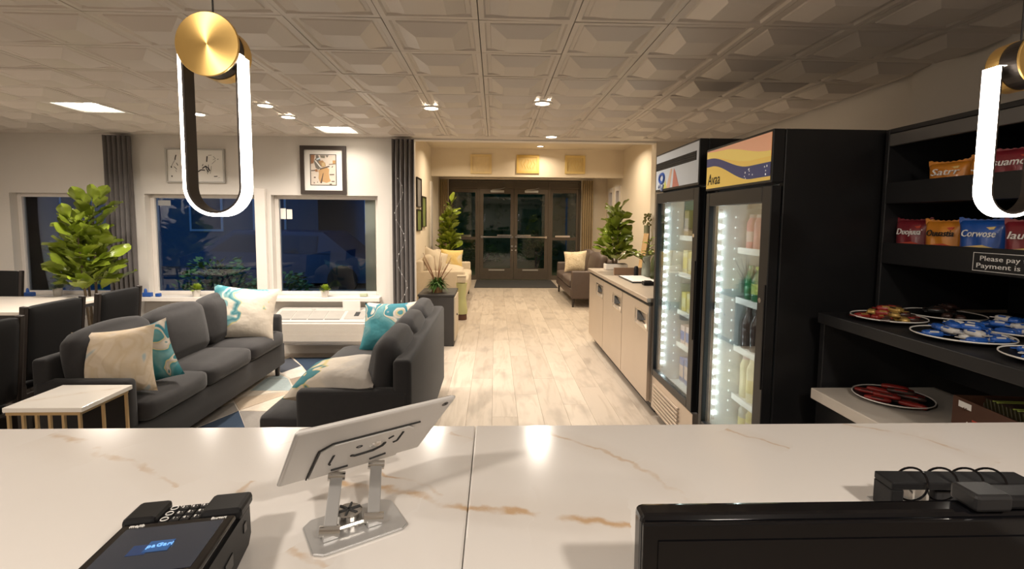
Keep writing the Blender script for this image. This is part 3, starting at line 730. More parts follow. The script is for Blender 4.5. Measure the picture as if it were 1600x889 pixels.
MB().box(.0615, .0632, -.03, -.005, .018, .034, bev=.0006, seg=1).build('side_port', M['gloss_black'], t)
MB().box(.0615, .0632, .035, .045, .03, .042, bev=.0006, seg=1).build('side_port', M['gloss_black'], t)

# ------------------------------------------------------------------ tablet on its stand
YW = .60; TL = .80
Rv = Vector((math.cos(YW), math.sin(YW), 0)); Uv = Vector((math.sin(YW)*math.sin(TL), -math.cos(YW)*math.sin(TL), math.cos(TL))); Nv = Rv.cross(Uv)
TC = Vector((-.178, .680, 1.186))
t = thing('tablet', 'silver tablet seen from behind, leaning on a metal stand', 'tablet', TC)
WM[t.name] = frame(TC, Rv, Uv); t.matrix_world = WM[t.name]
# local z = Rv x Uv points to the viewer (back of the tablet)
MB().box(-.108, .108, -.088, .088, -.007, 0, bev=.0045, seg=3).build('body', M['tablet'], t)
MB().box(-.103, .103, -.083, .083, -.0078, -.0069).build('screen', M['gloss_black'], t)
MB().lathe([(0, .0004), (.005, .0004), (.005, 0), (0, 0)], c=(.094, .075, 0), n=14).build('camera_lens', M['gloss_black'], t)
t2 = thing('tablet_stand', 'folding aluminium tablet stand on the counter behind the card terminal', 'tablet stand', (-.19, .652, 1.08), math.radians(31))
mb = MB(); mb.prism([(-.062, -.034), (-.05, -.043), (.052, -.043), (.062, -.036), (.062, .03), (.05, .042), (-.05, .042), (-.062, .03)], 0.0, .004)
bmesh.ops.bevel(mb.bm, geom=[e for e in mb.bm.edges], offset=.0012, segments=2, affect='EDGES')
mb.build('base_plate', M['alu'], t2)
inv = WM[t2.name].inverted(); HP = {}
lowM = inv @ WM[t.name]
# holder plate on the tablet's back: outline groove, slots, hinge blocks
hp = MB(); hp.prism([(-.068, -.080), (.064, -.080), (.064, .018), (.052, .030), (-.052, .030), (-.068, .014)], .0006, .0035, lowM)
bmesh.ops.bevel(hp.bm, geom=hp.bm.edges[:], offset=.0006, segments=1, affect='EDGES')
plate = hp.build('holder_plate', M['tablet'], t2)
gr = MB(); gr.tube([lowM @ Vector(p) for p in ((-.070, -.084, .001), (-.070, .016, .001), (-.055, .032, .001), (.070, .032, .001))], .0012, n=6)
gr.build('groove', M['slot'], plate)
def slot(pts, rr=.0017):
    MB().tube([lowM @ Vector((x, y, .0036)) for x, y in pts], rr, n=6).build('slot', M['slot'], plate)
slot([(-.046, -.038), (-.048, -.034), (-.047, -.004)]); slot([(.046, -.010), (.047, .018)]); slot([(.040, -.014), (.046, -.011)])
slot([(-.020, -.022), (-.014, -.026), (.012, -.024), (.024, -.014), (.026, -.006)], .0024)
slot([(.028, .006), (.034, .012)], .0016)
slot([(-.040, -.062), (-.016, -.062)], .002); slot([(.016, -.060), (.040, -.054)], .002)
MB().tube([lowM @ Vector((-.014+.004*math.cos(a), .004+.003*math.sin(a), .0036)) for a in [k*PI/5 for k in range(10)]], .0009, n=5, closed=True).build('hole', M['slot'], plate)
MB().lathe([(0, .006), (.007, .0055), (.009, .0036), (.009, .003), (0, .003)], M=lowM @ Matrix.Translation((.012, -.004, 0)), n=18).build('screw', M['chrome'], plate)
# arms: from base hinges up to the plate's lower edge
for lx, px in ((-.036, -.030), (.022, .030)):
    lo = Vector((lx, -.012, .012)); hi = lowM @ Vector((px, -.078, .010))
    d = (hi-lo); L = d.length; z = d.normalized(); xv = Vector((1, 0, 0)); xv = (xv - z*xv.dot(z)).normalized(); yv = z.cross(xv)
    Am = Matrix(((xv.x, yv.x, z.x, lo.x), (xv.y, yv.y, z.y, lo.y), (xv.z, yv.z, z.z, lo.z), (0, 0, 0, 1)))
    arm = MB().box(-.0085, .0085, -.003, .003, .0, L, bev=.0015, M=Am).build('arm', M['alu'], t2)
    MB().cyl(lo-xv*.013, lo+xv*.013, .007, n=18).build('hinge', M['chrome'], arm)
    MB().cyl(hi-xv*.012, hi+xv*.012, .0065, n=18).build('hinge', M['chrome'], arm)
    MB().box(lo.x-.010, lo.x+.010, lo.y-.008, lo.y+.008, .004, .010, bev=.001).build('foot', M['alu'], arm)
MB().cyl((-.036, -.012, .012), (.022, -.012, .012), .0028, n=10).build('axle', M['chrome'], t2)
kn = MB(); kn.lathe([(0, .018), (.016, .018), (.018, .0165), (.018, .005), (0, .005)], c=(-.004, .016, 0), n=22)
knob = kn.build('knob', M['chrome'], t2)
for a in range(3):
    an = a*PI/3; MB().box(-.016, .016, -.0012, .0012, .0, .0015, M=Matrix.Translation((-.004, .016, .018)) @ Matrix.Rotation(an, 4, 'Z')).build('knob_rib', M['slot'], knob)

# ------------------------------------------------------------------ monitor and webcam
t = thing('monitor', 'large black computer monitor in the lower right foreground', 'monitor', (.42, .50, .76))
x0, x1, zt_, yb = .155, .70, 1.192, .485
MB().box(x0, x1, yb+.002, yb+.032, .86, zt_, bev=.008, seg=3).build('housing', M['gloss_black'], t, world=True)
MB().box(x0, x1, yb-.004, yb+.0015, .86, zt_-.004, bev=.002).build('bezel', M['gloss_black'], t, world=True)
MB().box(x0+.016, x1-.016, yb-.0055, yb-.0041, .89, zt_-.022).build('screen', M['gloss_black'], t, world=True)
MB().box(.39, .47, yb+.03, yb+.06, .78, 1.0, bev=.005).build('stand_neck', M['black_plastic'], t, world=True)
MB().box(.30, .56, yb-.05, yb+.13, .76, .78, bev=.006).build('stand_foot', M['black_plastic'], t, world=True)
t = thing('webcam', 'small black webcam clipped on top of the monitor', 'webcam', (.56, .50, 1.1925))
MB().box(-.041, .11, -.012, .016, .001, .016, bev=.004).build('body', M['black_plastic'], t)
MB().box(-.045, -.004, -.015, .018, .0, .019, bev=.004).build('mount', M['black_matte'], t)
MB().box(.012, .026, -.0126, -.0120, .006, .0090).build('label', mat('grey_mark', (.45, .45, .45), .5), t)
MB().lathe([(0, -.0206), (.003, -.0206), (.003, -.0198), (0, -.0198)], M=Matrix.Translation((.05, 0, .013)) @ frame((0, 0, 0), (1, 0, 0), (0, 0, -1)).to_3x3().to_4x4() if False else Matrix.Translation((.05, -.0123, .0085)) @ Matrix.Rotation(PI/2, 4, 'X') @ Matrix.Translation((0, 0, .0205)), n=12).build('lens', M['chrome'], t)

# ------------------------------------------------------------------ desk rack with wire loops
t = thing('desk_rack', 'black desktop rack frame standing on the counter behind the monitor', 'rack', (.662, .672, 1.08), math.radians(-2))
MB().box(-.092, .118, -.018, .018, .040, .051, bev=.002).build('top_beam', M['black_plastic'], t)
MB().box(-.092, -.074, -.018, .018, .004, .040, bev=.002).build('end_post', M['black_plastic'], t)
MB().box(.096, .118, -.018, .018, .004, .040, bev=.002).build('end_post', M['black_plastic'], t)
MB().box(-.092, .118, -.03, .03, 0, .004, bev=.001).build('base_plate', M['alu'], t)
MB().box(-.03, -.026, -.004, .004, .004, .036).box(-.05, -.047, -.004, .004, .004, .036).build('divider', M['chrome'], t)
MB().box(-.02, .03, -.008, .014, .004, .033, bev=.002).build('card_holder', M['black_matte'], t)
for i, rx in enumerate((-.055, -.012, .025, .057)):
    mb = MB(); Mr = WM[t.name]
    mb.tube([Mr @ Vector((rx+.012*math.sin(a)+.004, .026*math.cos(a), .041+.021*math.sin(a)-.001)) for a in [k*2*PI/28 for k in range(28)]], .0016, n=7, closed=True)
    single(mb, 'wire_ring', M['gloss_black'], ('leftmost', 'second from left', 'third from left', 'rightmost')[i] + ' of the black wire rings looped round the rack beam', 'ring', 'wire rings on the rack', smooth=True)

# ------------------------------------------------------------------ pendant lamps
def pendant(x, y, label, yaw, zc=1.678):
    t = thing('pendant_lamp', label, 'pendant lamp', (x, y, zc), yaw)
    W2, H2 = .0525, .168        # half width of the oval's straight sides, half height to the arc centre
    zb = -H2 + W2
    def loop(off):
        R = W2+off; p = []
        zt_ = .160
        for k in range(0, 25):
            a = PI + PI*k/24; p.append((R*math.cos(a), zb + R*math.sin(a)))
        p += [(R, .0), (R, .135), (R*.6, .135), (-R*.6, .135), (-R, .135), (-R, .0)]
        return p
    def band(o0, o1, ya, yb):
        mb = MB(); A = loop(o0); B = loop(o1); n = len(A)
        va = [[mb.bm.verts.new((q[0], yy, q[1])) for q in A] for yy in (ya, yb)]
        vb = [[mb.bm.verts.new((q[0], yy, q[1])) for q in B] for yy in (ya, yb)]
        for k in range(n):
            j = (k+1) % n
            mb.bm.faces.new((va[0][k], va[0][j], va[1][j], va[1][k])); mb.bm.faces.new((vb[0][k], vb[0][j], vb[1][j], vb[1][k]))
            mb.bm.faces.new((va[0][k], va[0][j], vb[0][j], vb[0][k])); mb.bm.faces.new((va[1][k], va[1][j], vb[1][j], vb[1][k]))
        return mb
    band(-.004, .000, -.017, .017).build('oval_frame', M['dark_metal'], t)
    band(.0003, .0060, -.0175, .0175).build('light_strip', M['led'], t)
    zd = .143
    Md = Matrix.Translation((0, 0, zd)) @ Matrix.Rotation(PI/2, 4, 'X')
    d = MB().lathe([(0, .044), (.057, .044), (.058, .043), (.058, .0395), (0, .0395)], M=Matrix.Rotation(PI/2, 4, 'X'), n=48).build('disc', M['brass'], t)
    d.location = (.012, 0, zd)
    h = MB().lathe([(0, .039), (.050, .039), (.050, -.03), (0, -.03)], M=Matrix.Rotation(PI/2, 4, 'X'), n=40).build('hub', M['dark_metal'], t)
    h.location = (.008, 0, zd-.002)
    e = MB().lathe([(.0502, .0), (.0512, .0), (.0512, -.028), (.0502, -.028)], M=Matrix.Rotation(PI/2, 4, 'X'), n=40, loop=True).build('hub_band', M['brass'], t)
    e.location = (.008, 0, zd-.002)
    for cx in (.002,):
        MB().cyl((cx, .0, zd+.048), (cx, 0, CEIL-.0-zc), .0018, n=8).build('cord', M['cordblack'], t)
    MB().cyl((.002, 0, CEIL-zc-.02), (.002, 0, CEIL-zc), .04, n=24).build('ceiling_rose', M['dark_metal'], t)
    return t
M['dark_metal'] = mat('dark_bronze_metal', (.06, .05, .045), .4, .7, var=.1)
pendant(-.545, 1.0, 'oval pendant lamp with brass disc at the left of the counter', 0.0)
pendant(1.088, 1.02, 'oval pendant lamp with brass disc in front of the snack shelves', 0.0, 1.69)
# ------------------------------------------------------------------ sofas
def sofa(label, loc, L, D, facing, back_t, seat_h, arm_h, back_h, cush_h, n=3, cw=None):
    """local frame: length along y (0..L), front at +x for facing=1, back plane at x=0"""
    s = facing
    t = thing('sofa', label, 'sofa', loc)
    def bx(mb, a0, a1, y0, y1, z0, z1, bev): 
        return mb.box(min(s*a0, s*a1), max(s*a0, s*a1), y0, y1, z0, z1, bev=bev, seg=3)
    bx(MB(), 0.02, D-.03, .02, L-.02, .12, seat_h-.13, .015).build('base', M['fabric_dark'], t, True)
    bx(MB(), 0, back_t, .008, L-.008, .10, back_h, .025).build('back_frame', M['fabric_dark'], t, True)
    at_ = .085
    arm_d = D*.96 if facing < 0 else D*.62
    for y0 in (0, L-at_):
        if facing < 0:
            bx(MB(), .012, D-.24, y0, y0+at_, .11, arm_h, .03).build('arm', M['fabric_dark'], t, True)
        else:
            bx(MB(), .012, D-.05, y0, y0+at_, .11, arm_h, .03).build('arm', M['fabric_dark'], t, True)
    ys = at_ - .005; cl = (L-2*at_+.01)/n
    for k in range(n):
        c = MB().soft((s*(back_t+.02+(D-back_t-.02)/2), ys+cl*(k+.5), seat_h-.065), (D-back_t-.02, cl-.006, .14), .045, .018)
        c.build('seat_cushion', M['fabric'], t, True)
        Mb = Matrix.Translation((s*(back_t+.075), ys+cl*(k+.5), seat_h+.005+cush_h/2)) @ Matrix.Rotation(-s*.16, 4, 'Y') @ Matrix.Rotation(rnd.uniform(-.03, .03), 4, 'X')
        MB().soft((0, 0, 0), (.15, cl-.012, cush_h), .06, .035, M=Mb).build('back_cushion', M['fabric'], t, True)
    for yy in (.06, L-.06):
        for xx in (.06, D-.09):
            MB().cyl((s*xx, yy, .12), (s*xx, yy, 0), .025, .018, 10).build('leg', M['darkwood'], t)
    return t
# left three-seater: back at x -2.66, front at -2.03
def sofa_left():
    t = sofa('charcoal three seat sofa on the left facing the rug', (-2.55, 2.73, 0), 2.0, .575, 1, .09, .455, .60, .72, .37)
    return t
sofa_left()
sofa('charcoal sofa on the right seen from behind beside the walkway', (-.44, 2.56, 0), 1.72, .85, -1, .10, .43, .60, .76, .40)

def cushion(label, loc, rx, ry, rz, w, h, th, m, group=None):
    t = MB().pillow(w, h, th)
    Mr = Matrix.Rotation(rz, 4, 'Z') @ Matrix.Rotation(ry, 4, 'Y') @ Matrix.Rotation(rx, 4, 'X')
    o = t.build('throw_pillow', m, None, True)
    o.matrix_world = Matrix.Translation(loc) @ Mr
    WM[o.name] = o.matrix_world.copy()
    tag(o, label, 'pillow', group)
    return o
R_ = math.radians
cushion('beige marbled throw pillow standing on the near end of the left sofa', (-2.23, 2.92, .655), R_(76), R_(-4), R_(16), .42, .40, .15, M['sw_beige'])
cushion('teal throw pillow tucked behind the beige pillow on the left sofa', (-2.20, 3.08, .64), R_(78), R_(-14), R_(30), .38, .38, .13, M['sw_teal'])
cushion('white throw pillow with teal corner at the far end of the left sofa', (-2.20, 4.36, .675), R_(70), R_(8), R_(24), .52, .48, .15, M['sw_white'])
cushion('teal throw pillow leaning at the far end of the right sofa', (-.86, 3.98, .635), R_(68), R_(-4), R_(-18), .50, .42, .15, M['sw_teal'])
cushion('white and grey throw pillow lying by the near arm of the right sofa', (-.88, 2.79, .60), R_(7), R_(-8), R_(-4), .50, .40, .20, M['sw_grey'])

# ------------------------------------------------------------------ side table
t = thing('side_table', 'small side table with white stone top and brass legs', 'side table', (-2.13, 2.50, 0))
M['marble2'] = marble('pale_stone', [(-.2, -.1, .15, .12, .008, .5)], (.74, .70, .64))
MB().box(-.185, .18, -.165, .165, .58, .603, bev=.003).build('tabletop', M['marble2'], t)
MB().box(-.175, .168, -.16, -.145, .565, .58).box(-.175, .168, .135, .15, .565, .58).box(-.175, -.16, -.145, .135, .565, .58).box(.153, .168, -.145, .135, .565, .58).build('apron', M['goldleg'], t)
for xx in (-.167, -.10, -.038, .022, .085, .16):
    MB().box(xx-.006, xx+.006, -.158, -.146, .0, .565).build('leg', M['goldleg'], t)
for xx in (.037, .16, -.167): MB().box(xx-.006, xx+.006, .136, .148, .0, .565).build('leg', M['goldleg'], t)
MB().box(-.175, .168, -.16, -.145, 0, .015).box(-.175, -.16, -.145, .148, 0, .015).box(.153, .168, -.145, .148, 0, .015).build('floor_rail', M['goldleg'], t)

# ------------------------------------------------------------------ rug: cut triangles of pile
t = thing('rug', 'area rug of beige, grey and navy triangles between the sofas', 'rug', (-1.7, 4.0, 0))
MB().box(-2.35, -1.02, 2.75, 5.34, .0005, .008, bev=.002, seg=1).build('backing', mat('rug_ivory', (.50, .44, .37), .95, var=.1, scale=40, bump=.3, bscale=300), t, world=True)
RC = {'n': (.018, .035, .065), 'b': (.40, .32, .24), 'l': (.52, .45, .37), 'g': (.22, .20, .18), 's': (.28, .33, .33), 'd': (.05, .055, .07), 't': (.30, .24, .19), 'w': (.58, .53, .47)}
RM = {k: mat('rug_'+k, v, .95, var=.15, scale=60, bump=.3, bscale=300) for k, v in RC.items()}
TR = [('n', [(-2.141, 3.42), (-1.987, 3.80), (-1.74, 3.42)]), ('b', [(-2.172, 4.075), (-1.985, 3.81), (-1.73, 4.245)]), ('l', [(-1.975, 3.80), (-1.618, 3.785), (-1.715, 4.235)]),
      ('g', [(-1.975, 3.79), (-1.61, 3.775), (-1.50, 3.40), (-1.735, 3.42)]), ('s', [(-2.12, 4.26), (-1.745, 4.255), (-1.92, 4.56), (-2.14, 4.57)]), ('l', [(-2.33, 4.30), (-2.18, 4.10), (-1.76, 4.25), (-2.13, 4.255)]),
      ('s', [(-2.08, 4.73), (-1.925, 4.575), (-2.14, 4.58)]), ('t', [(-1.735, 4.26), (-1.91, 4.57), (-1.80, 4.70), (-1.52, 4.45)]), ('n', [(-1.71, 4.24), (-1.615, 3.80), (-1.40, 4.05), (-1.55, 4.38)]),
      ('w', [(-2.075, 4.74), (-1.90, 4.58), (-1.80, 4.71), (-1.97, 4.97)]), ('d', [(-2.32, 5.0), (-2.06, 4.76), (-1.97, 4.99), (-2.2, 5.30)]), ('n', [(-1.955, 4.99), (-1.79, 4.72), (-1.40, 4.80), (-1.45, 5.30), (-2.17, 5.30)]),
      ('g', [(-2.32, 3.55), (-2.15, 3.44), (-1.995, 3.805), (-2.12, 3.98)]), ('t', [(-1.78, 4.705), (-1.50, 4.46), (-1.30, 4.78), (-1.40, 4.79)]), ('b', [(-1.595, 3.77), (-1.48, 3.40), (-1.10, 3.5), (-1.38, 4.03)]),
      ('d', [(-2.3, 3.5), (-2.2, 2.9), (-1.75, 3.38), (-2.14, 3.40)]), ('s', [(-1.72, 3.39), (-2.15, 2.88), (-1.5, 2.85), (-1.48, 3.37)]), ('l', [(-1.38, 4.77), (-1.06, 4.3), (-1.06, 5.28), (-1.43, 5.28)])]
for k, poly in TR:
    MB().prism(poly, .0082, .0105).build('pile_patch', RM[k], t, world=True)

# ------------------------------------------------------------------ wall air conditioners under the windows
def air_con(label, x0, w=1.03):
    y0, yb = 5.16, 5.565
    t = thing('air_conditioner', label, 'air conditioner', (x0+w/2, (y0+yb)/2, 0))
    Mx = frame((0, 0, 0), (0, 1, 0), (0, 0, 1))
    mb = MB().prism([(y0+.03, .17), (yb, .17), (yb, .515), (y0+.30, .515), (y0+.02, .435), (y0, .42), (y0, .20)], x0, x0+w, Mx)
    bmesh.ops.bevel(mb.bm, geom=mb.bm.edges[:], offset=.012, segments=2, affect='EDGES')
    mb.build('casing', mat('aircon_white', (.47, .44, .405), .45, var=.03), t, world=True)
    MB().box(x0+.03, x0+w-.03, yb-.06, yb, .0, .17).build('subbase', M['wall'], t, world=True)
    for i in range(12):
        z = .225+i*.0155; MB().box(x0+.04, x0+w-.04, y0-.0035, y0-.0005, z, z+.009).build('front_slat', M['offwhite'], t, world=True)
    sl = (.515-.435)/.28
    def top(xa, xb, ya, yb2, d0, d1, name, m):
        b = MB().box(xa, xb, ya, yb2, d0, d1)
        for v in b.bm.verts: v.co.z += .435+(v.co.y-(y0+.02))*sl
        return b.build(name, m, t, world=True)
    gw = (w-.37)/4
    for k in range(4):
        a = x0+.05+k*(gw+.008)
        top(a, a+gw, y0+.055, y0+.245, .0, .0035, 'air_grille', M['grille'])
        top(a+.004, a+gw-.004, y0+.048, y0+.056, .0, .003, 'outlet_slot', M['slot'])
    top(x0+w-.26, x0+w-.05, y0+.06, y0+.24, 0, .004, 'control_panel', M['grille'])
    top(x0+w-.17, x0+w-.12, y0+.12, y0+.21, .004, .007, 'control_knob', M['slot'])
    return t, x0, w, y0
a1 = air_con('white wall air conditioner under the right window', -2.37)
t = a1[0]
MB().box(-1.665, -1.475, 5.405, 5.425, .50, .615, bev=.003).build('control_lid', M['white'], t, world=True)
MB().box(-2.0, -1.955, 5.40, 5.41, .516, .519).build('badge', M['grille'], t, world=True)
air_con('white wall air conditioner behind the left sofa under the middle window', -3.70)
air_con('white wall air conditioner under the left window behind the dining table', -5.30)

# ------------------------------------------------------------------ plants
def leaf_mesh(L=.2, Wd=.125):
    mb = MB()
    def P(i, j):
        tt = i; w = Wd*max(.06, math.sin(PI*min(1, (tt**1.35)*.985))**.7)
        vv = j*2-1
        return Vector((w*.5*vv*2*.5*2*.5, L*tt, .03*L*abs(vv)*3 - .30*L*tt*tt*.6 + .012*math.sin(9*tt+vv*2)*abs(vv)))
    mb.grid(P, 7, 4)
    return mb
LM = None
def fig_tree(label, loc, ztop, R, pot, nleaf, llen=.21, zlow=None, stems=3, seed=1):
    global LM
    rr = random.Random(seed)
    t = thing('fiddle_leaf_fig', label, 'potted plant', loc)
    pot(t)
    H = ztop; z0 = zlow
    tops = []
    for k in range(stems):
        a = 2*PI*k/stems+.5; tops.append((R*(.10, .42, .45)[k]*math.cos(a), R*(.10, .42, .45)[k]*math.sin(a), z0+(H-z0)*(.97, .62, .78)[k]))
        tx, ty, tz = tops[-1]
        MB().tube([(tx*.3, ty*.3, z0*.5 if z0 < .4 else .22), (tx*.8, ty*.8, (z0+tz)/2), (tx*.9, ty*.9, tz-.06)], [.014, .010, .005], n=7).build('stem', M['bark'], t, True)
    if LM is None:
        lo = leaf_mesh().build('leaf', M['leaf'], t, True); LM = lo.data; first = lo
    else: first = None
    for k in range(nleaf):
        s = k % stems; tx, ty, tz = tops[s]
        i = (k//stems)/max(1, nleaf/stems-1)           # 0 low .. 1 top
        z = z0 + (tz-.05-z0)*i
        a = k*2.4+rr.uniform(-.4, .4)
        el = rr.uniform(.25, 1.0)+.2*i
        if i > .88: el = rr.uniform(.7, 1.45)
        q = R*rr.uniform(.05, .42)*(1.1-.6*i)
        base = Vector((tx*(.5+.45*i)+q*math.cos(a), ty*(.5+.45*i)+q*math.sin(a), z+q*.3))
        d = Vector((math.cos(a)*math.cos(el), math.sin(a)*math.cos(el), math.sin(el)))
        up = Vector((0, 0, 1)); x = d.cross(up).normalized(); n = x.cross(d)
        roll = rr.uniform(-1.0, 1.0); x2 = x*math.cos(roll)+n*math.sin(roll); n2 = x2.cross(d)
        sc = llen/.2*rr.uniform(.7, 1.15)*(.85 if i > .88 else 1)
        if first is not None: o = first; first = None
        else:
            o = bpy.data.objects.new('leaf', LM); link(o); o.parent = t
        o.matrix_local = Matrix(((x2.x*sc*1.1, d.x*sc, n2.x*sc, base.x), (x2.y*sc*1.1, d.y*sc, n2.y*sc, base.y), (x2.z*sc*1.1, d.z*sc, n2.z*sc, base.z), (0, 0, 0, 1)))
    return t
def round_pot(rb, rt, h, m):
    def f(t):
        MB().lathe([(0, 0), (rb, 0), (rt, h), (rt-.012, h), (rt-.02, h-.03), (0, h-.03)], n=26).build('pot', m, t, True)
        MB().lathe([(0, h-.02), (rt-.016, h-.028)], n=20).build('soil', M['soil'], t)
    return f
def trough_pot(w, d, h, m):
    def f(t):
        MB().box(-w/2, w/2, -d/2, d/2, 0, h, bev=.008).build('pot', m, t)
        MB().box(-w/2+.012, w/2-.012, -d/2+.012, d/2-.012, h-.002, h+.003).build('soil', M['soil'], t)
    return f
fig_tree('tall fiddle leaf fig in front of the left window', (-3.97, 4.98, 0), 1.74, .36, round_pot(.13, .17, .32, M['pot_dark']), 147, .218, .775, 3, 3)
fig_tree('fiddle leaf fig in the far lobby corner left of the glass doors', (-.95, 10.45, 0), 1.97, .22, round_pot(.14, .18, .35, M['pot_white']), 108, .24, .66, 3, 5)
fig_tree('small fiddle leaf fig on the steel counter at right', (1.47, 5.93, .92), .80, .22, trough_pot(.27, .13, .07, M['pot_white']), 105, .18, .10, 3, 9)

def tuft_pot(label, loc, R, Hp, m, rp=.045):
    t = thing('potted_plant', label, 'potted plant', loc)
    MB().lathe([(0, 0), (rp*.75, 0), (rp, Hp), (rp-.006, Hp), (rp-.008, Hp-.012), (0, Hp-.012)], n=18).build('pot', M['pot_white'], t, True)
    rr = random.Random(int(abs(loc[0])*100)); mb = MB()
    for k in range(230):
        a = rr.uniform(0, 2*PI); el = rr.uniform(-.1, 1.5); q = R*rr.uniform(.55, 1.0)
        d = Vector((math.cos(a)*math.cos(el), math.sin(a)*math.cos(el), math.sin(el)))
        p1 = Vector((0, 0, Hp)) + d*q; s = d.cross(Vector((.3, .2, 1))).normalized()*.006; p0 = Vector((0, 0, Hp)) + d*q*.3
        vs = [mb.bm.verts.new(v) for v in (p0-s*.4, p0+s*.4, p1+s, p1+d*.012, p1-s)]
        mb.bm.faces.new(vs)
    mb.build('foliage', m, t, kind='stuff')
    return t
tuft_pot('small bright green plant in a white pot on the right window sill', (-1.90, 5.54, .635), .066, .075, M['sprig'])
tuft_pot('small yellow green plant in a white pot on the middle window sill', (-3.31, 5.54, .635), .07, .075, M['sprig'])
tuft_pot('small grey green plant in a white pot on the left window sill', (-4.80, 5.54, .635), .08, .09, mat('grey_sprig', (.20, .24, .12), .7, var=.4, scale=40))

# ------------------------------------------------------------------ little blue things on the sills
m_bl = mat('blue_plastic', (.02, .09, .36), .35)
def blue_bits(label, loc):
    t = thing('sill_ornament', label, 'ornament', loc)
    MB().box(-.045, .045, -.025, .025, 0, .045, bev=.006).build('block', m_bl, t)
    MB().lathe([(0, .045), (.016, .045), (.013, .075), (.006, .09), (0, .09)], c=(-.022, 0, 0), n=12).build('spout', m_bl, t, True)
blue_bits('small blue ornament at the left end of the middle window sill', (-3.83, 5.53, .635))
blue_bits('small blue ornament on the left window sill', (-5.09, 5.53, .635))
single(MB().box(-3.74, -3.69, 5.51, 5.55, .635, .672, bev=.006), 'sill_box', m_bl, 'tiny blue box beside the ornament on the middle window sill', 'box')
single(MB().box(-1.52, -1.44, 5.56, 5.60, .635, .665, bev=.004), 'sill_sign', mat('pale_green_card', (.40, .44, .30), .6), 'small pale green card at the right end of the right window sill', 'card')

# ------------------------------------------------------------------ dining tables and chairs
def dining_table(label, loc, wx, wy):
    t = thing('dining_table', label, 'table', loc)
    MB().box(-wx/2, wx/2, -wy/2, wy/2, .722, .75, bev=.004).build('tabletop', M['offwhite'], t)
    MB().box(-wx/2+.02, wx/2-.02, -wy/2+.02, wy/2-.02, .69, .7215).build('apron', M['black_matte'], t)
    for sx in (-1, 1):
        for sy in (-1, 1):
            MB().tube([(sx*(wx/2-.30), sy*(wy/2-.06), .69), (sx*(wx/2-.05), sy*(wy/2-.06), .01)], .016, n=8).build('leg', M['black_matte'], t)
    return t
dining_table('white dining table with black apron in front of the left window', (-4.25, 4.38, 0), 1.16, .80)
dining_table('white dining table at the left edge of the photo, nearest the counter', (-4.05, 3.12, 0), 1.10, .72)
def chair(label, loc, rz):
    t = thing('dining_chair', label, 'chair', loc, rz, 'black dining chairs')
    # local: sitter faces -x, back panel at x=.0
    MB().soft((-.24, 0, .46), (.44, .43, .07), .03, .01).build('seat', M['chair'], t, True)
    Mb = Matrix.Translation((.02, 0, .50)) @ Matrix.Rotation(.10, 4, 'Y')
    MB().soft((0, 0, .235), (.045, .40, .46), .02, .004, M=Mb).build('backrest', M['chair'], t, True)
    for sy in (-1, 1):
        MB().box(-.016, .016, sy*.213-.014, sy*.213+.014, -.02, .47, bev=.004, M=Mb).build('back_post', M['darkwood'], t)
        MB().box(-.018, .018, sy*.195-.018, sy*.195+.018, 0, .48, bev=.003).build('leg', M['darkwood'], t)
        MB().box(-.458, -.422, sy*.195-.018, sy*.195+.018, 0, .43, bev=.003).build('leg', M['darkwood'], t)
        MB().box(-.43, 0, sy*.195-.012, sy*.195+.012, .38, .425).build('side_rail', M['darkwood'], t)
    MB().box(-.012, .012, -.19, .19, .36, .42).build('back_rail', M['darkwood'], t)
    return t
chair('black upholstered dining chair beside the near end of the left sofa', (-2.87, 3.21, 0), R_(1))
chair('black upholstered dining chair between the fig tree and the left sofa', (-2.86, 3.74, 0), R_(2))
chair('black dining chair cut by the left edge of the photo, nearest the side table', (-2.64, 2.52, 0), R_(1))
chair('black dining chair on the far side of the dining table under the left window', (-4.92, 4.98, 0), R_(90))

# ------------------------------------------------------------------ pictures
def picture(label, c, right, w, h, fw, fm, matm=None, mw=0.0, dep=.03, up=(0, 0, 1), cat='picture'):
    t = thing('framed_picture', label, cat, c)
    P = frame(c, right, up)
    def bx(x0, x1, y0, y1, z0, z1, n, m, bev=0): return MB().box(x0, x1, y0, y1, z0, z1, bev=bev, M=P).build(n, m, t, world=True)
    mb = MB()
    mb.box(-w/2, w/2, h/2-fw, h/2, 0, dep, M=P).box(-w/2, w/2, -h/2, -h/2+fw, 0, dep, M=P).box(-w/2, -w/2+fw, -h/2+fw, h/2-fw, 0, dep, M=P).box(w/2-fw, w/2, -h/2+fw, h/2-fw, 0, dep, M=P)
    mb.build('frame', fm, t, world=True)
    bx(-w/2+fw, w/2-fw, -h/2+fw, h/2-fw, .002, dep*.4, 'mount_board', matm or M['paper'])
    return t, P
t, P = picture('white framed ink sketch of two animals above the middle window', (-3.285, WY-.001, 2.075), (1, 0, 0), .63, .37, .014, mat('silver_frame', (.42, .40, .37), .4, var=.05))
mi = M['ink']
def ink(pts, rr): 
    return MB().tube([P @ Vector((x, y, .0135)) for x, y in pts], rr, n=5).build('ink_stroke', mi, t, world=True)
def cv(pts):  # crop px (1436x889) to local
    return [((x-690)/1436*.735-.0, -(y-465)/889*.455) for x, y in pts]
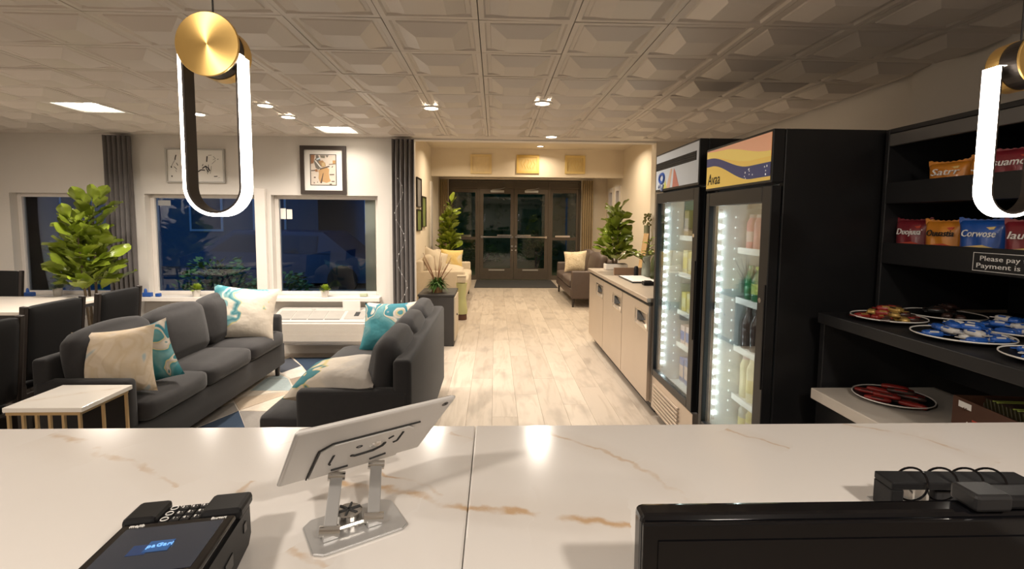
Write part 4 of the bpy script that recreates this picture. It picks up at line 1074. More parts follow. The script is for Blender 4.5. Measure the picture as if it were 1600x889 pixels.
for pts, rr in (([(290, 240), (270, 300), (265, 345)], .0045), ([(265, 345), (180, 480)], .0015), ([(180, 480), (180, 515)], .005), ([(290, 410), (320, 465)], .003), ([(240, 490), (295, 545)], .003), ([(270, 560), (285, 600)], .0015), ([(185, 675), (185, 710)], .005),
                ([(600, 400), (615, 350), (650, 320), (670, 260), (700, 240)], .003), ([(690, 330), (725, 350)], .0025), ([(940, 260), (925, 380)], .0055), ([(960, 245), (1030, 235)], .002), ([(1070, 265), (1115, 310), (1060, 335)], .0018), ([(1115, 345), (1035, 425)], .0014), ([(1150, 325), (1175, 320)], .003),
                ([(715, 440), (725, 540), (705, 640)], .004), ([(740, 590), (800, 550), (880, 560)], .006), ([(830, 520), (900, 470), (960, 520), (985, 575)], .006), ([(850, 430), (830, 470)], .003), ([(900, 480), (930, 560), (960, 600)], .004), ([(960, 440), (960, 520), (930, 600)], .0025), ([(1020, 470), (1010, 560), (990, 630)], .0014), ([(930, 600), (940, 640)], .002), ([(1070, 690), (1140, 685)], .0045), ([(1150, 715), (1200, 712)], .001),
                ([(400, 380), (430, 440), (480, 450)], .003), ([(420, 500), (500, 480), (560, 520)], .004)):
    ink(cv(pts), rr)
t, P = picture('dark framed brown and tan figure print above the right window', (-1.90, WY-.001, 2.042), (1, 0, 0), .50, .53, .042, mat('dark_frame', (.045, .033, .027), .35, .2), M['paper'])
def dv(pts): return [((x-418)/848*.525, -(y-460)/889*.55) for x, y in pts]
def patch(pts, col, z=.0142, nm='print_shape'):
    m_ = mat('print', col, .6, var=.15, scale=20)
    MB().prism(dv(pts), .0121, z, P).build(nm, m_, t, world=True)
patch([(180, 178), (648, 178), (648, 732), (180, 732)], (.05, .033, .022), .0128, 'print_border')
patch([(195, 190), (634, 190), (634, 718), (195, 718)], (.62, .54, .46), .0134, 'print_ground')
TAN_ = (.48, .29, .13); BR = (.10, .065, .045); GRYB = (.16, .14, .12)
patch([(197, 192), (270, 192), (245, 340), (197, 350)], (.30, .15, .08))
patch([(320, 460), (400, 440), (470, 405), (520, 440), (510, 520), (520, 600), (545, 655), (470, 685), (400, 665), (350, 675), (325, 600), (335, 520)], TAN_)
patch([(250, 300), (300, 230), (350, 245), (390, 330), (380, 410), (330, 450), (280, 420)], GRYB, .0146)
patch([(330, 300), (400, 285), (450, 330), (460, 390), (400, 410), (360, 360)], (.36, .21, .10), .015)
patch([(385, 330), (440, 320), (445, 390), (395, 395)], (.55, .40, .20), .0154)
patch([(285, 195), (330, 195), (345, 250), (290, 245)], GRYB, .0144); patch([(360, 195), (450, 195), (445, 250), (375, 240)], (.20, .18, .14), .0144); patch([(455, 195), (515, 195), (485, 240)], GRYB, .0144)
patch([(262, 290), (285, 285), (380, 405), (362, 415)], (.70, .68, .64), .0158)
patch([(290, 262), (350, 238), (370, 255), (305, 282)], (.55, .62, .66), .0158)
patch([(360, 430), (520, 380), (525, 400), (350, 455)], BR, .0158); patch([(265, 450), (310, 440), (320, 490), (275, 490)], (.30, .15, .07), .015)
patch([(355, 690), (405, 520), (420, 505), (385, 690)], BR, .015); patch([(580, 285), (632, 285), (632, 345), (580, 345)], (.42, .24, .09))
for a in ([(200, 462), (270, 455), (270, 475), (200, 480)], [(510, 352), (632, 340), (632, 352), (515, 364)], [(520, 530), (605, 525), (605, 545), (525, 548)], [(560, 410), (580, 380), (590, 388), (572, 415)], [(245, 578), (278, 578), (278, 600), (245, 600)], [(555, 650), (608, 648), (608, 668), (555, 668)], [(240, 675), (258, 675), (258, 695), (240, 695)], [(295, 668), (318, 664), (310, 686)], [(520, 700), (562, 698), (562, 716), (520, 716)]):
    patch(a, BR)
for i, (nm, x0, x1, z0, z1) in enumerate((('left', -.54, -.08, 2.51, 2.92), ('middle', .46, .95, 2.53, 2.92), ('right', 1.51, 1.95, 2.53, 2.92))):
    fm = mat('yellow_frame', ((.66, .52, .28), (.64, .44, .13), (.66, .50, .20))[i], .6)
    t, P = picture(('faint cream', 'golden yellow', 'pale yellow')[i] + ' square plaque over the entrance, %s of three' % nm, ((x0+x1)/2, BY-.001, (z0+z1)/2), (1, 0, 0), x1-x0, z1-z0, .05, fm, mat('yellow_print', ((.68, .55, .34), (.60, .44, .18), (.62, .48, .22))[i], .7, var=.12, scale=14))
    for k in range(5):
        if i == 0: break
        pts = [(-.13+.065*k+.02*math.sin(q*1.3+k), -.1+.033*q, .0135) for q in range(7)]
        MB().tube([P @ Vector(p) for p in pts], .006, n=5).build('relief_line', fm, t, world=True)
m_gn = mat('green_print', (.16, .20, .06), .6, var=.5, scale=6); m_gy = mat('grey_print', (.22, .21, .20), .6, var=.5, scale=5)
for lab, y, z, w, h, mm in (('grey canvas print on the lobby left wall, upper of the cluster', 8.95, 1.99, .5, .52, m_gy), ('green canvas print on the lobby left wall below the grey print', 8.95, 1.50, .5, .38, m_gn), ('small green canvas print on the lobby left wall beside the grey print', 9.55, 1.66, .5, .58, m_gn)):
    t, P = picture(lab, (LX0+.001, y, z), (0, 1, 0), w, h, .012, M['darkwood'], mm, dep=.03)
# ------------------------------------------------------------------ stickers on the panes
def sticker(label, x0, x1, z0, z1, m):
    return single(MB().box(x0, x1, WY+.108, WY+.1105, z0, z1), 'window_sticker', m, label, 'sticker')
sticker('left of two small white stickers on the right window pane', -2.435, -2.375, 1.50, 1.62, M['paper'])
sticker('right of two small white stickers on the right window pane', -2.365, -2.305, 1.50, 1.61, M['paper'])
sticker('small grey sticker in the upper left corner of the middle window', -3.79, -3.65, 1.64, 1.70, mat('grey_card', (.30, .30, .30), .6))
# ------------------------------------------------------------------ glass door coolers
def cooler(label, y0, y1, zt, zh, xb, kind):
    XF = 1.2
    t = thing('glass_door_cooler', label, 'refrigerator', ((XF+xb)/2, (y0+y1)/2, 0))
    def B(name, m, *bs, bev=0, par=None, kindp=None):
        mb = MB()
        for b in bs: mb.box(*b, bev=bev)
        return mb.build(name, m, par or t, world=True, kind=kindp)
    w = .035; zb = .30
    B('side_panel', M['black'], (XF+.05, xb, y0, y0+w, .08, zt), bev=.004)
    B('side_panel', M['black'], (XF+.05, xb, y1-w, y1, .08, zt), bev=.004)
    B('back_panel', M['black'], (xb-.04, xb, y0+w, y1-w, .08, zt))
    B('top_panel', M['black'], (XF+.05, xb-.04, y0+w, y1-w, zh, zt))
    B('floor_panel', M['black'], (XF+.05, xb-.04, y0+w, y1-w, .08, zb))
    e = .004
    lin = MB()
    lin.box(XF+.055, xb-.041, y1-w-.012, y1-w-e, zb+e, zh-e).box(XF+.055, xb-.041, y0+w+e, y0+w+.012, zb+e, zh-e)
    lin.box(xb-.055, xb-.042, y0+w+.013, y1-w-.013, zb+e, zh-e).box(XF+.055, xb-.056, y0+w+.013, y1-w-.013, zb+e, zb+.012).box(XF+.055, xb-.056, y0+w+.013, y1-w-.013, zh-.016, zh-e)
    lin.build('liner', M['liner'], t, world=True)
    # door
    d0, d1 = y0+.004, y1-.004; s = .075; zd = .34 if kind == 1 else .30
    fr = MB()
    for b in ((d0, d0+s, zd, zh-.012), (d1-s*.55, d1, zd, zh-.012), (d0+s, d1-s*.55, zd, zd+.05), (d0+s, d1-s*.55, zh-.085, zh-.012)):
        fr.box(XF, XF+.045, b[0], b[1], b[2], b[3], bev=.003, seg=1)
    fr = fr.build('door', M['black'], t, world=True)
    B('glass_pane', M['cooler_glass'], (XF+.014, XF+.020, d0+s, d1-s*.55, zd+.05, zh-.085), par=fr)
    B('handle', M['black_plastic'], (XF-.006, XF-.0005, d0+.004, d0+.016, zd+.45, zh-.45), par=fr, bev=.002)
    MB().cyl((XF-.003, d0+.05, zh-.30 if kind == 1 else 1.15), (XF+.001, d0+.05, zh-.30 if kind == 1 else 1.15), .012).build('lock', M['chrome'], fr, world=True)
    # header
    B('header_case', M['black'], (XF-.005, XF+.05, y0+.001, y1-.001, zh, zt), bev=.004)
    # led strips down the far inner side and glowing dots that imitate its reflection in the liner
    led = MB(); n = 20
    for k in range(n):
        z = zd+.09+(zh-zd-.24)*k/(n-1); led.box(XF+.063, XF+.072, y1-w-.024, y1-w-.0125, z+.004, z+.022)
    led.build('led_strip', M['led_cool'], t, world=True, kind='stuff')
    B('led_housing', M['grille'], (XF+.058, XF+.078, y1-w-.0125, y1-w-.0118, zd+.06, zh-.1))
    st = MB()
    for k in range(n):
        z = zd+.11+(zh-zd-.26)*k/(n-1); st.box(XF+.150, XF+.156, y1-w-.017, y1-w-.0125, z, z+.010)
    st.build('led_reflection_dots', M['led_reflection'], t, world=True, kind='stuff')
    ar = None if True else area('cooler_light', (XF+.085, (y1-w-.035), (zd+zh)/2), .03, 2.6 if kind == 2 else 2.0, (.88, .97, 1.0), aim=(.55, -1, 0), shape='RECTANGLE', sy=zh-zd-.3, spread=PI)
    ar2 = area('cooler_light', (XF+.10, (y0+w+.03), (zd+zh)/2), .03, 1.8 if kind == 2 else 1.4, (.88, .97, 1.0), aim=(.8, 1, 0), shape='RECTANGLE', sy=zh-zd-.3, spread=PI)
    # base
    B('base_frame', M['steel'] if kind == 1 else M['black'], (XF+.01, XF+.05, y0, y1, .08, zd-.01), bev=.003)
    for k in range(7):
        z = .10+.028*k
        if z+.02 < zd-.02: B('base_louvre', M['steel'] if kind == 1 else M['black_plastic'], (XF-.004, XF+.0095, y0+.22, y1-.06, z, z+.016), bev=.003)
    for yy in (y0+.06, y1-.06):
        for xx in (XF+.1, xb-.08): MB().cyl((xx, yy, 0), (xx, yy, .08), .02, n=10).build('foot', M['black_plastic'], t, world=True)
    return t, y0+w+.013, y1-w-.013, xb-.056
M['led_reflection'] = mat('painted_led_reflection', (.9, 1, 1), .4, emit=.9, ecol=(.86, .97, 1.0))  # weak emission standing in for the LED strip's mirror image
def shelf(t, y0, y1, x0, x1, z):
    MB().box(x0, x1, y0, y1, z-.022, z, bev=.002, seg=1).box(x0-.006, x0-.0005, y0, y1, z-.026, z+.008).build('shelf', M['white'], t, world=True)
C2 = cooler('black glass door drink cooler with yellow and blue wave header', 2.115, 2.785, 1.905, 1.675, 1.93, 2)
C1 = cooler('black glass door cooler with silver vented header, beside the steel counter', 2.885, 3.665, 1.99, 1.72, 1.90, 1)
SX = 1.375
S2 = [1.353, 1.072, .797, .515]; S1 = [1.395, 1.125, .845, .60]
for z in S2: shelf(C2[0], C2[1]+.002, C2[2]-.005, SX, C2[3]-.01, z)
for z in S1: shelf(C1[0], C1[1]+.002, C1[2]-.005, SX, C1[3]-.01, z)
# cooler 2 header graphic: wave bands
t = C2[0]
hy0, hy1, hz0, hz1 = 2.125, 2.775, 1.687, 1.893
PH = frame((1.1945, hy1, hz0), (0, -1, 0), (0, 0, 1)); Wd_, Hh = hy1-hy0, hz1-hz0
def wave(f0, f1, col, z, n=24, nm='header_wave', em=.28):
    a = [(Wd_*k/n, Hh*f0(k/n)) for k in range(n+1)]; b_ = [(Wd_*k/n, Hh*f1(k/n)) for k in range(n, -1, -1)]
    MB().prism(a+b_, 0, z, PH).build(nm, mat('header_print', col, .35, var=.03, emit=em, ecol=col), t, world=True)
wave(lambda x: 0, lambda x: 1, (.80, .55, .12), .0006, 2, 'header_sign')
sm_ = lambda x, a, b: (lambda q: q*q*(3-2*q))(max(0, min(1, (x-a)/(b-a))))
wave(lambda x: .80 + .12*sm_(x, 0, .22) - .42*sm_(x, .2, 1.0)*1.0 + .02, lambda x: 1, (.78, .40, .24), .0012)
wave(lambda x: .58 - .50*sm_(x, .1, .75), lambda x: .80 - .42*sm_(x, .05, .72), (.035, .045, .15), .0016)
wave(lambda x: .80 - .30*sm_(x, .05, .75), lambda x: .97 - .05*sm_(x, 0, .3) - .30*sm_(x, .3, 1), (.85, .62, .16), .0014)
ld = mat('header_dots', (.8, .8, .78), .4, emit=.3)
for k in range(13):
    MB().lathe([(0, .0022), (rnd.uniform(.003, .006), .0022), (.003, .001), (0, .001)], M=PH @ Matrix.Translation((Wd_*rnd.uniform(.66, .96), Hh*rnd.uniform(.10, .32), 0)), n=8).build('header_dot', ld, t, world=True)
lettering('Avaa', PH @ Matrix.Translation((.095, .045, .0018)), .085, M['ink'], t, shear=.12, width=.15)
# black sign plate hanging at the top inside cooler 2
o = MB().box(1.40, 1.42, 2.28, 2.70, 1.575, 1.645).build('upper_plate', M['black_matte'], t, world=True)
lettering('nams 9', frame((1.3995, 2.50, 1.612), (0, -1, 0), (0, 0, 1)), .05, mat('grey_ink', (.3, .3, .3), .6), t)
MB().box(1.396, 1.4, 2.285, 2.36, 1.58, 1.64).build('price_card', M['white'], t, world=True)
# cooler 1 header
t = C1[0]
hy0, hy1, hz0, hz1 = 2.895, 3.655, 1.735, 1.978
PH = frame((1.1945, hy1, hz0), (0, -1, 0), (0, 0, 1)); Wd_, Hh = hy1-hy0, hz1-hz0
wave(lambda x: 0, lambda x: 1, (.50, .54, .58), .0006, 2, 'header_sign', .10)
MB().prism([(.0, .135), (Wd_-.03, .135), (Wd_-.03, .19), (0, .19)], .0006, .0012, PH).build('vent_recess', M['ink'], t, world=True)
for k in range(4): MB().prism([(0, .138+.0135*k), (Wd_-.035, .138+.0135*k), (Wd_-.035, .1425+.0135*k), (0, .1425+.0135*k)], .0014, .004, PH).build('vent_slat', M['black_plastic'], t, world=True)
for pts, col in (([(.22, .0), (.30, .125), (.33, .125), (.29, 0)], (.62, .42, .30)), ([(.34, .0), (.36, .125), (.39, .10), (.46, 0)], (.52, .20, .16)), ([(.15, .0), (.20, .06), (.23, 0)], (.55, .55, .12))):
    MB().prism(pts, .0006, .0014, PH).build('header_stripe', mat('header_stripe', col, .4), t, world=True)
MB().tube([PH @ Vector((.13+.05*math.cos(a), .075+.032*math.sin(a), .0012)) for a in [k*PI/9 for k in range(18)]], .011, n=6, closed=True).build('emblem_ring', mat('emblem_blue', (.03, .10, .42), .4), t, world=True)
MB().tube([PH @ Vector((.07+.10*k/8, .010+.022*math.sin(k*.9), .0012)) for k in range(9)], .008, n=6).build('emblem_tail', mat('emblem_grey', (.12, .16, .30), .4), t, world=True)

# ------------------------------------------------------------------ drinks
def bottle(name, label, x, y, z, h, rr, body, cap, lab, group, shape=0):
    t = thing(name, label, 'bottle', (x, y, z+.0005), rnd.uniform(0, 6), group)
    if shape == 0: prof = [(0, 0), (rr*.9, 0), (rr, .01), (rr, h*.58), (rr*.92, h*.66), (rr*.42, h*.86), (rr*.40, h*.93), (0, h*.93)]
    elif shape == 1: prof = [(0, 0), (rr*.95, 0), (rr, .012), (rr*.96, h*.35), (rr, h*.5), (rr, h*.76), (rr*.7, h*.88), (rr*.62, h*.92), (0, h*.92)]
    else: prof = [(0, 0), (rr, 0), (rr, h*.95), (rr*.85, h*.98), (0, h*.98)]
    MB().lathe(prof, n=16).build('body', body, t, True)
    cr = rr*(.46 if shape == 0 else .66)
    MB().lathe([(cr, h*.91), (cr, h), (cr*.9, h*1.005), (0, h*1.005)], n=14).build('cap', cap, t, True)
    if lab is not None: MB().lathe([(rr*1.01, h*.22), (rr*1.015, h*.24), (rr*1.015, h*.50), (rr*1.01, h*.52)], n=16).build('label', lab, t, True)
    return t
def row(name, mk, x, y0, y1, n, z, label, group, per=None):
    first = None
    for k in range(n):
        y = y1-(y1-y0)*k/max(1, n-1)
        if first is None: first = mk(x, y, z)
        else: copy_tree(first, (x+rnd.uniform(-.006, .006), y, z+.0005), rnd.uniform(0, 6))
PK = mat('pink_drink', (.62, .20, .19), .3); PK2 = mat('pale_pink_label', (.62, .45, .40), .5); GN = mat('green_bottle', (.0, .16, .05), .15, spec=.8); YL = mat('yellow_label', (.45, .55, .12), .4)
CO = mat('cola', (.045, .022, .018), .15); BLU = mat('blue_label', (.03, .10, .36), .4); RD = mat('red_label', (.40, .05, .05), .4)
JU = mat('yellow_juice', (.62, .50, .14), .35); JC = mat('cream_juice', (.66, .58, .34), .4); OR = mat('orange_juice', (.62, .34, .06), .3); GC = mat('grey_cap', (.30, .30, .31), .4); CL = mat('clear_bottle', (.42, .40, .34), .15)
ORD = ('leftmost', 'second', 'third', 'fourth', 'fifth', 'sixth')
def vstock(z, ys, defs):
    """one bottle per slot; the labels count from the lit left end of the shelf"""
    for k, y in enumerate(ys):
        nm, lab, h, rr, bo, ca, la, gr, sh = defs[min(k, len(defs)-1)]
        a, b_ = lab.split(' on the ')
        bottle(nm, a + ', ' + ORD[k] + ' from left on the ' + b_.replace(' of the yellow header cooler', ' of the yellow cooler'), 1.425+rnd.uniform(-.004, .004), y, z, h, rr, bo, ca, la, gr, sh)
ysl = [2.68, 2.595, 2.51, 2.425, 2.34, 2.255]
g = 'drinks in the cooler with the yellow header'
vstock(1.353, ysl, [('milkshake_bottle', 'pink drink bottle on the top shelf of the yellow header cooler', .19, .036, PK, PK2, PK2, g, 1), ('milkshake_bottle', 'pink drink bottle on the top shelf of the yellow header cooler', .19, .036, PK, PK2, None, g, 1), ('milkshake_bottle', 'pale pink drink bottle on the top shelf of the yellow header cooler', .19, .036, PK2, PK, None, g, 1)])
vstock(1.072, ysl, [('soda_bottle', 'green soda bottle on the second shelf of the yellow header cooler', .19, .035, GN, GN, None, g, 0), ('soda_bottle', 'green soda bottle on the second shelf of the yellow header cooler', .19, .035, GN, YL, YL, g, 0), ('soda_bottle', 'green soda bottle on the second shelf of the yellow header cooler', .19, .035, GN, GN, YL, g, 0), ('water_bottle', 'clear bottle on the second shelf of the yellow header cooler', .19, .033, CL, RD, PK2, g, 0)])
vstock(.797, ysl, [('cola_bottle', 'dark cola bottle on the third shelf of the yellow header cooler', .235, .037, CO, CO, None, g, 0), ('cola_bottle', 'dark cola bottle on the third shelf of the yellow header cooler', .235, .037, CO, CO, CO, g, 0), ('cola_bottle', 'dark bottle with blue label on the third shelf of the yellow header cooler', .21, .037, CO, BLU, BLU, g, 0), ('cola_bottle', 'dark bottle with red label on the third shelf of the yellow header cooler', .21, .035, CO, RD, RD, g, 0)])
vstock(.515, ysl, [('juice_bottle', 'cream yellow juice bottle on the fourth shelf of the yellow header cooler', .24, .038, JC, PK2, None, g, 1), ('juice_bottle', 'cream yellow juice bottle on the fourth shelf of the yellow header cooler', .24, .038, JC, JC, JU, g, 1), ('juice_bottle', 'grey capped yellow juice on the fourth shelf of the yellow header cooler', .20, .039, JU, GC, PK2, g, 2), ('juice_bottle', 'grey capped yellow juice on the fourth shelf of the yellow header cooler', .20, .039, JU, GC, JC, g, 2)])
vstock(.3125, ysl, [('juice_bottle', 'clear juice bottle on the floor of the yellow header cooler', .165, .036, CL, OR, JU, g, 1), ('juice_bottle', 'yellow juice bottle on the floor of the yellow header cooler', .165, .036, JU, YL, PK2, g, 1)])
def carton(label, x, y, z, wx, wy, h, m, m2, group):
    t = thing('drink_carton', label, 'carton', (x, y, z+.0005), 0, group)
    MB().box(-wx/2, wx/2, -wy/2, wy/2, 0, h, bev=.004).build('body', m, t)
    MB().box(-wx/2-.0012, -wx/2, -wy/2+.006, wy/2-.006, h*.2, h*.7).build('label', m2, t)
g1 = 'cartons in the cooler with the silver header'
y1s = [3.56, 3.46, 3.36, 3.26, 3.16, 3.06]
for z, h, cols, lab in ((1.395, .20, (M['tan'], PK2), 'tan pack on the top shelf of the silver header cooler'), (1.125, .17, (JC, JU), 'cream carton on the second shelf of the silver header cooler'), (.845, .15, (JU, JC), 'yellow carton on the third shelf of the silver header cooler'), (.60, .14, (PK2, BLU), 'pale carton with blue label on the fourth shelf of the silver header cooler'), (.36 if False else .3125, .19, (BLU, PK2), 'blue carton on the floor of the silver header cooler')):
    for k, y in enumerate(y1s):
        if z == 1.395 and k in (1, 2, 4): continue
        carton(lab.replace('silver header cooler', 'silver cooler').replace(' on the ', ', ' + ORD[k] + ' from left on the '), 1.44, y, z, .09, .082, h*rnd.uniform(.92, 1.05), cols[k % 2 if z > .7 else 0], cols[(k+1) % 2 if z > .7 else 1], g1)

# ------------------------------------------------------------------ steel counter (undercounter fridge)
t = thing('undercounter_cooler', 'stainless undercounter cooler with three doors along the walkway', 'cabinet', (1.5, 4.87, 0))
B0, B1, XF = 3.69, 6.06, 1.18
MB().box(XF+.03, 1.78, B0, B1, .10, .86, bev=.004).build('body', M['steel'], t, world=True)
MB().box(XF-.02, 1.80, B0-.005, B1+.02, .885, .92, bev=.006).build('worktop', M['steel'], t, world=True)
MB().box(XF+.01, 1.78, B0, B1, .861, .8845).build('worktop_gasket', M['slot'], t, world=True)
MB().box(XF+.07, 1.7, B0+.02, B1-.02, .015, .10).build('plinth', M['black_matte'], t, world=True)
for yy in (B0+.1, B1-.1): MB().cyl((XF+.12, yy, 0), (XF+.12, yy, .02), .025, n=10).build('foot', M['black_plastic'], t, world=True)
dw = (B1-B0)/3
for k in range(3):
    a, bb = B0+dw*k+.006, B0+dw*(k+1)-.006
    h0, h1, z0, z1 = bb-.745, bb-.43, .665, .785
    fr = MB()
    for q in ((a, h0, .11, .855), (h1, bb, .11, .855), (h0, h1, .11, z0), (h0, h1, z1, .855)): fr.box(XF, XF+.028, q[0], q[1], q[2], q[3])
    d = fr.build('door', M['steel'], t, world=True)
    rec = MB(); A_ = [(XF, h0, z0), (XF, h1, z0), (XF, h1, z1), (XF, h0, z1)]; Bk = [(XF+.026, h0+.015, z0+.02), (XF+.026, h1-.06, z0+.04), (XF+.026, h1-.06, z1-.015), (XF+.026, h0+.015, z1-.015)]
    va = [rec.bm.verts.new(p) for p in A_]; vb = [rec.bm.verts.new(p) for p in Bk]
    for q in range(4): rec.bm.faces.new((va[q], va[(q+1) % 4], vb[(q+1) % 4], vb[q]))
    rec.bm.faces.new(vb)
    rec.build('handle_recess', M['steel'], d, world=True)
    MB().prism([(h1-.04, z0+.025), (h1-.04, z1-.015), (h1-.19, z0+.05)], XF+.003, XF+.024, frame((0, 0, 0), (0, 1, 0), (0, 0, 1))).build('handle_grip', M['slot'], d, world=True)
    fr2 = MB()
    for q in ((h0-.012, h1+.012, z1, z1+.012), (h0-.012, h1+.012, z0-.012, z0), (h0-.012, h0, z0, z1), (h1, h1+.012, z0, z1)): fr2.box(XF-.003, XF-.0002, q[0], q[1], q[2], q[3])
    fr2.build('handle_rim', M['chrome'], d, world=True)
# things on it
t = thing('menu_tray', 'white tray with dark rim on the steel counter', 'tray', (1.43, 4.85, .921))
MB().box(-.13, .13, -.26, .26, 0, .012, bev=.004).build('rim', M['black_matte'], t)
MB().box(-.12, .12, -.25, .25, .0125, .016).build('sheet', M['paper'], t)
single(MB().box(1.36, 1.46, 4.42, 4.50, .921, .955, bev=.008).box(1.38, 1.44, 4.44, 4.48, .955, .962, bev=.002), 'card_reader', M['black_plastic'], 'black card reader at the near end of the steel counter', 'card reader')
single(MB().lathe([(0, 0), (.022, 0), (.024, .01), (.024, .08), (.020, .10), (.012, .11), (0, .11)], c=(1.50, 5.16, .921), n=16), 'cup', M['black_plastic'], 'small black cup on the steel counter behind the tray', 'cup', smooth=True)
single(MB().box(1.30, 1.72, 5.30, 5.33, .921, 1.0, bev=.003), 'wood_board', mat('brown_board', (.20, .12, .07), .6), 'low brown board standing on the steel counter in front of the fig', 'board')
t = thing('green_bottle', 'dark green bottle on the steel counter next to the cooler', 'bottle', (1.63, 4.95, .921))
MB().lathe([(0, 0), (.042, 0), (.045, .01), (.045, .16), (.035, .20), (.015, .235), (.014, .29), (0, .29)], n=18).build('body', mat('olive_glass', (.05, .06, .02), .12), t, True)
MB().lathe([(.016, .27), (.016, .30), (0, .30)], n=12).build('cap', M['goldleg'], t, True)
# foliage in a slim vase beside it
t = thing('leafy_vase', 'glass vase of trailing green branches on the steel counter', 'vase', (1.60, 5.14, .921))
MB().lathe([(0, 0), (.045, 0), (.05, .02), (.04, .18), (.046, .22), (.042, .22), (.036, .18), (.045, .02), (0, .012)], n=18).build('vase', mat('clear_vase', (.32, .34, .28), .1), t, True)
rr = random.Random(4)
for k in range(7):
    a = k*.9+2.0; el = rr.uniform(.5, 1.2); L = rr.uniform(.22, .36)
    pts = [Vector((0, 0, .1)), Vector((math.cos(a)*L*.3*math.cos(el), math.sin(a)*L*.3*math.cos(el), .1+L*.6*math.sin(el))), Vector((math.cos(a)*L*math.cos(el), math.sin(a)*L*math.cos(el), .1+L*math.sin(el)))]
    br = MB().tube(pts, .004, n=6).build('branch', M['bark'], t)
    for q in range(5):
        p = pts[1].lerp(pts[2], q/4); d = Vector((math.cos(a+q*2), math.sin(a+q*2), .5)).normalized(); x = d.cross(Vector((0, 0, 1))).normalized(); n_ = x.cross(d)
        o = bpy.data.objects.new('leaf', LM); link(o); o.parent = br; sc = .42
        o.matrix_local = Matrix(((x.x*sc, d.x*sc, n_.x*sc, p.x), (x.y*sc, d.y*sc, n_.y*sc, p.y), (x.z*sc, d.z*sc, n_.z*sc, p.z), (0, 0, 0, 1)))
t = thing('wood_spatula', 'long light wooden board leaning on the lobby wall by the steel counter', 'board', (1.72, 5.45, .921))
MB().tube([(-.11, -.05, .0), (-.02, .05, .42)], .006, n=6).build('edge', M['bark'], t)
Mq = frame((-.06, .0, .22), Vector((.55, -.8, 0)), Vector((.09, .10, .42)))
MB().box(-.035, .035, -.22, .24, -.008, .008, bev=.004, M=Mq).build('board', mat('light_wood', (.50, .30, .11), .5, var=.2, scale=20), t)
t = thing('tall_jar', 'tall slim glass jar of green stems at the back of the steel counter', 'jar', (1.745, 5.62, .921))
MB().lathe([(0, 0), (.032, 0), (.034, .02), (.034, .54), (0, .54)], n=14).build('jar', mat('stem_jar', (.22, .22, .12), .15, var=.4), t, True)
mb = MB()
for k in range(60):
    a = rr.uniform(0, 6.28); q = rr.uniform(.01, .05); z = rr.uniform(.52, .66); mb.box(q*math.cos(a)-.006, q*math.cos(a)+.006, q*math.sin(a)-.006, q*math.sin(a)+.006, z, z+.02, M=Matrix.Identity(4))
mb.build('stem_tops', mat('moss', (.22, .20, .07), .9, var=.4), t, kind='stuff')
# plant on the floor past its end
t = thing('small_cactus_pot', 'small yellow green potted plant on the lobby floor beside the steel counter', 'potted plant', (1.50, 7.25, 0))
MB().lathe([(0, 0), (.07, 0), (.09, .14), (.08, .14), (0, .13)], n=16).build('pot', mat('ochre_pot', (.36, .26, .08), .6), t, True)
mb = MB()
for k in range(26):
    a = k*2.4; el = .5+.9*(k/26); mb.tube([(0, 0, .12), (math.cos(a)*.05, math.sin(a)*.05, .12+.09*math.sin(el)), (math.cos(a)*.10*math.cos(el), math.sin(a)*.10*math.cos(el), .14+.17*math.sin(el))], [.012, .012, .003], n=5)
mb.build('leaves', mat('yellow_leaf', (.42, .38, .08), .6, var=.3), t, True, kind='stuff')

# ------------------------------------------------------------------ lobby seating
def lobby_sofa(name, label, loc, L, D, s, m, bh, sh, legm, ncush, arm):
    t = thing(name, label, 'sofa', loc)
    def bx(a0, a1, y0, y1, z0, z1, bev=.02): return MB().box(min(s*a0, s*a1), max(s*a0, s*a1), y0, y1, z0, z1, bev=bev, seg=3)
    bx(.015, D-.015, .02, L-.02, .18, sh-.125).build('base', m, t, True)
    bx(0, .14, .008, L-.008, .17, bh-.05, .04).build('back_frame', m, t, True)
    bx(.01, D-.03, 0, .12, .15, arm, .03).build('arm', m, t, True); bx(.01, D-.03, L-.12, L, .15, arm, .03).build('arm', m, t, True)
    cl = (L-.25)/ncush
    for k in range(ncush):
        MB().soft((s*(.14+(D-.14)/2), .125+cl*(k+.5), sh-.05), (D-.15, cl-.01, .14), .04, .015).build('seat_cushion', m, t, True)
        MB().soft((0, 0, 0), (.17, cl-.01, bh-sh+.02), .06, .03, M=Matrix.Translation((s*.22, .125+cl*(k+.5), sh+(bh-sh)/2+.02)) @ Matrix.Rotation(-s*.18, 4, 'Y')).build('back_cushion', m, t, True)
    for xx in (.07, D-.07):
        for yy in (.08, L-.08): MB().cyl((s*xx, yy, .18), (s*xx, yy, 0), .024, .018, 10).build('leg', legm, t)
    return t
lobby_sofa('cream_sofa', 'cream sofa along the left wall of the lobby', (-1.33, 8.15, 0), 2.0, .86, 1, M['cream'], .88, .50, M['darkwood'], 2, .66)
lobby_sofa('brown_sofa', 'dark brown leather sofa on the right side of the lobby', (2.10, 8.42, 0), 2.05, .80, -1, M['brownleather'], .88, .46, M['darkwood'], 2, .64)
cushion('yellow throw pillow with grey corner on the cream lobby sofa', (-.83, 9.50, .74), R_(74), R_(4), R_(14), .44, .42, .15, M['sw_yellow'])
cushion('cream throw pillow standing against the near arm of the cream lobby sofa', (-1.02, 8.46, .79), R_(64), R_(20), R_(30), .46, .46, .16, M['cream'])
cushion('cream throw pillow lying on the seat of the cream lobby sofa', (-.74, 8.62, .63), R_(20), R_(10), R_(10), .42, .38, .15, M['cream'])
cushion('cream patterned throw pillow on the brown lobby sofa', (1.60, 9.70, .71), R_(74), R_(-4), R_(-14), .46, .42, .15, M['sw_cream'])
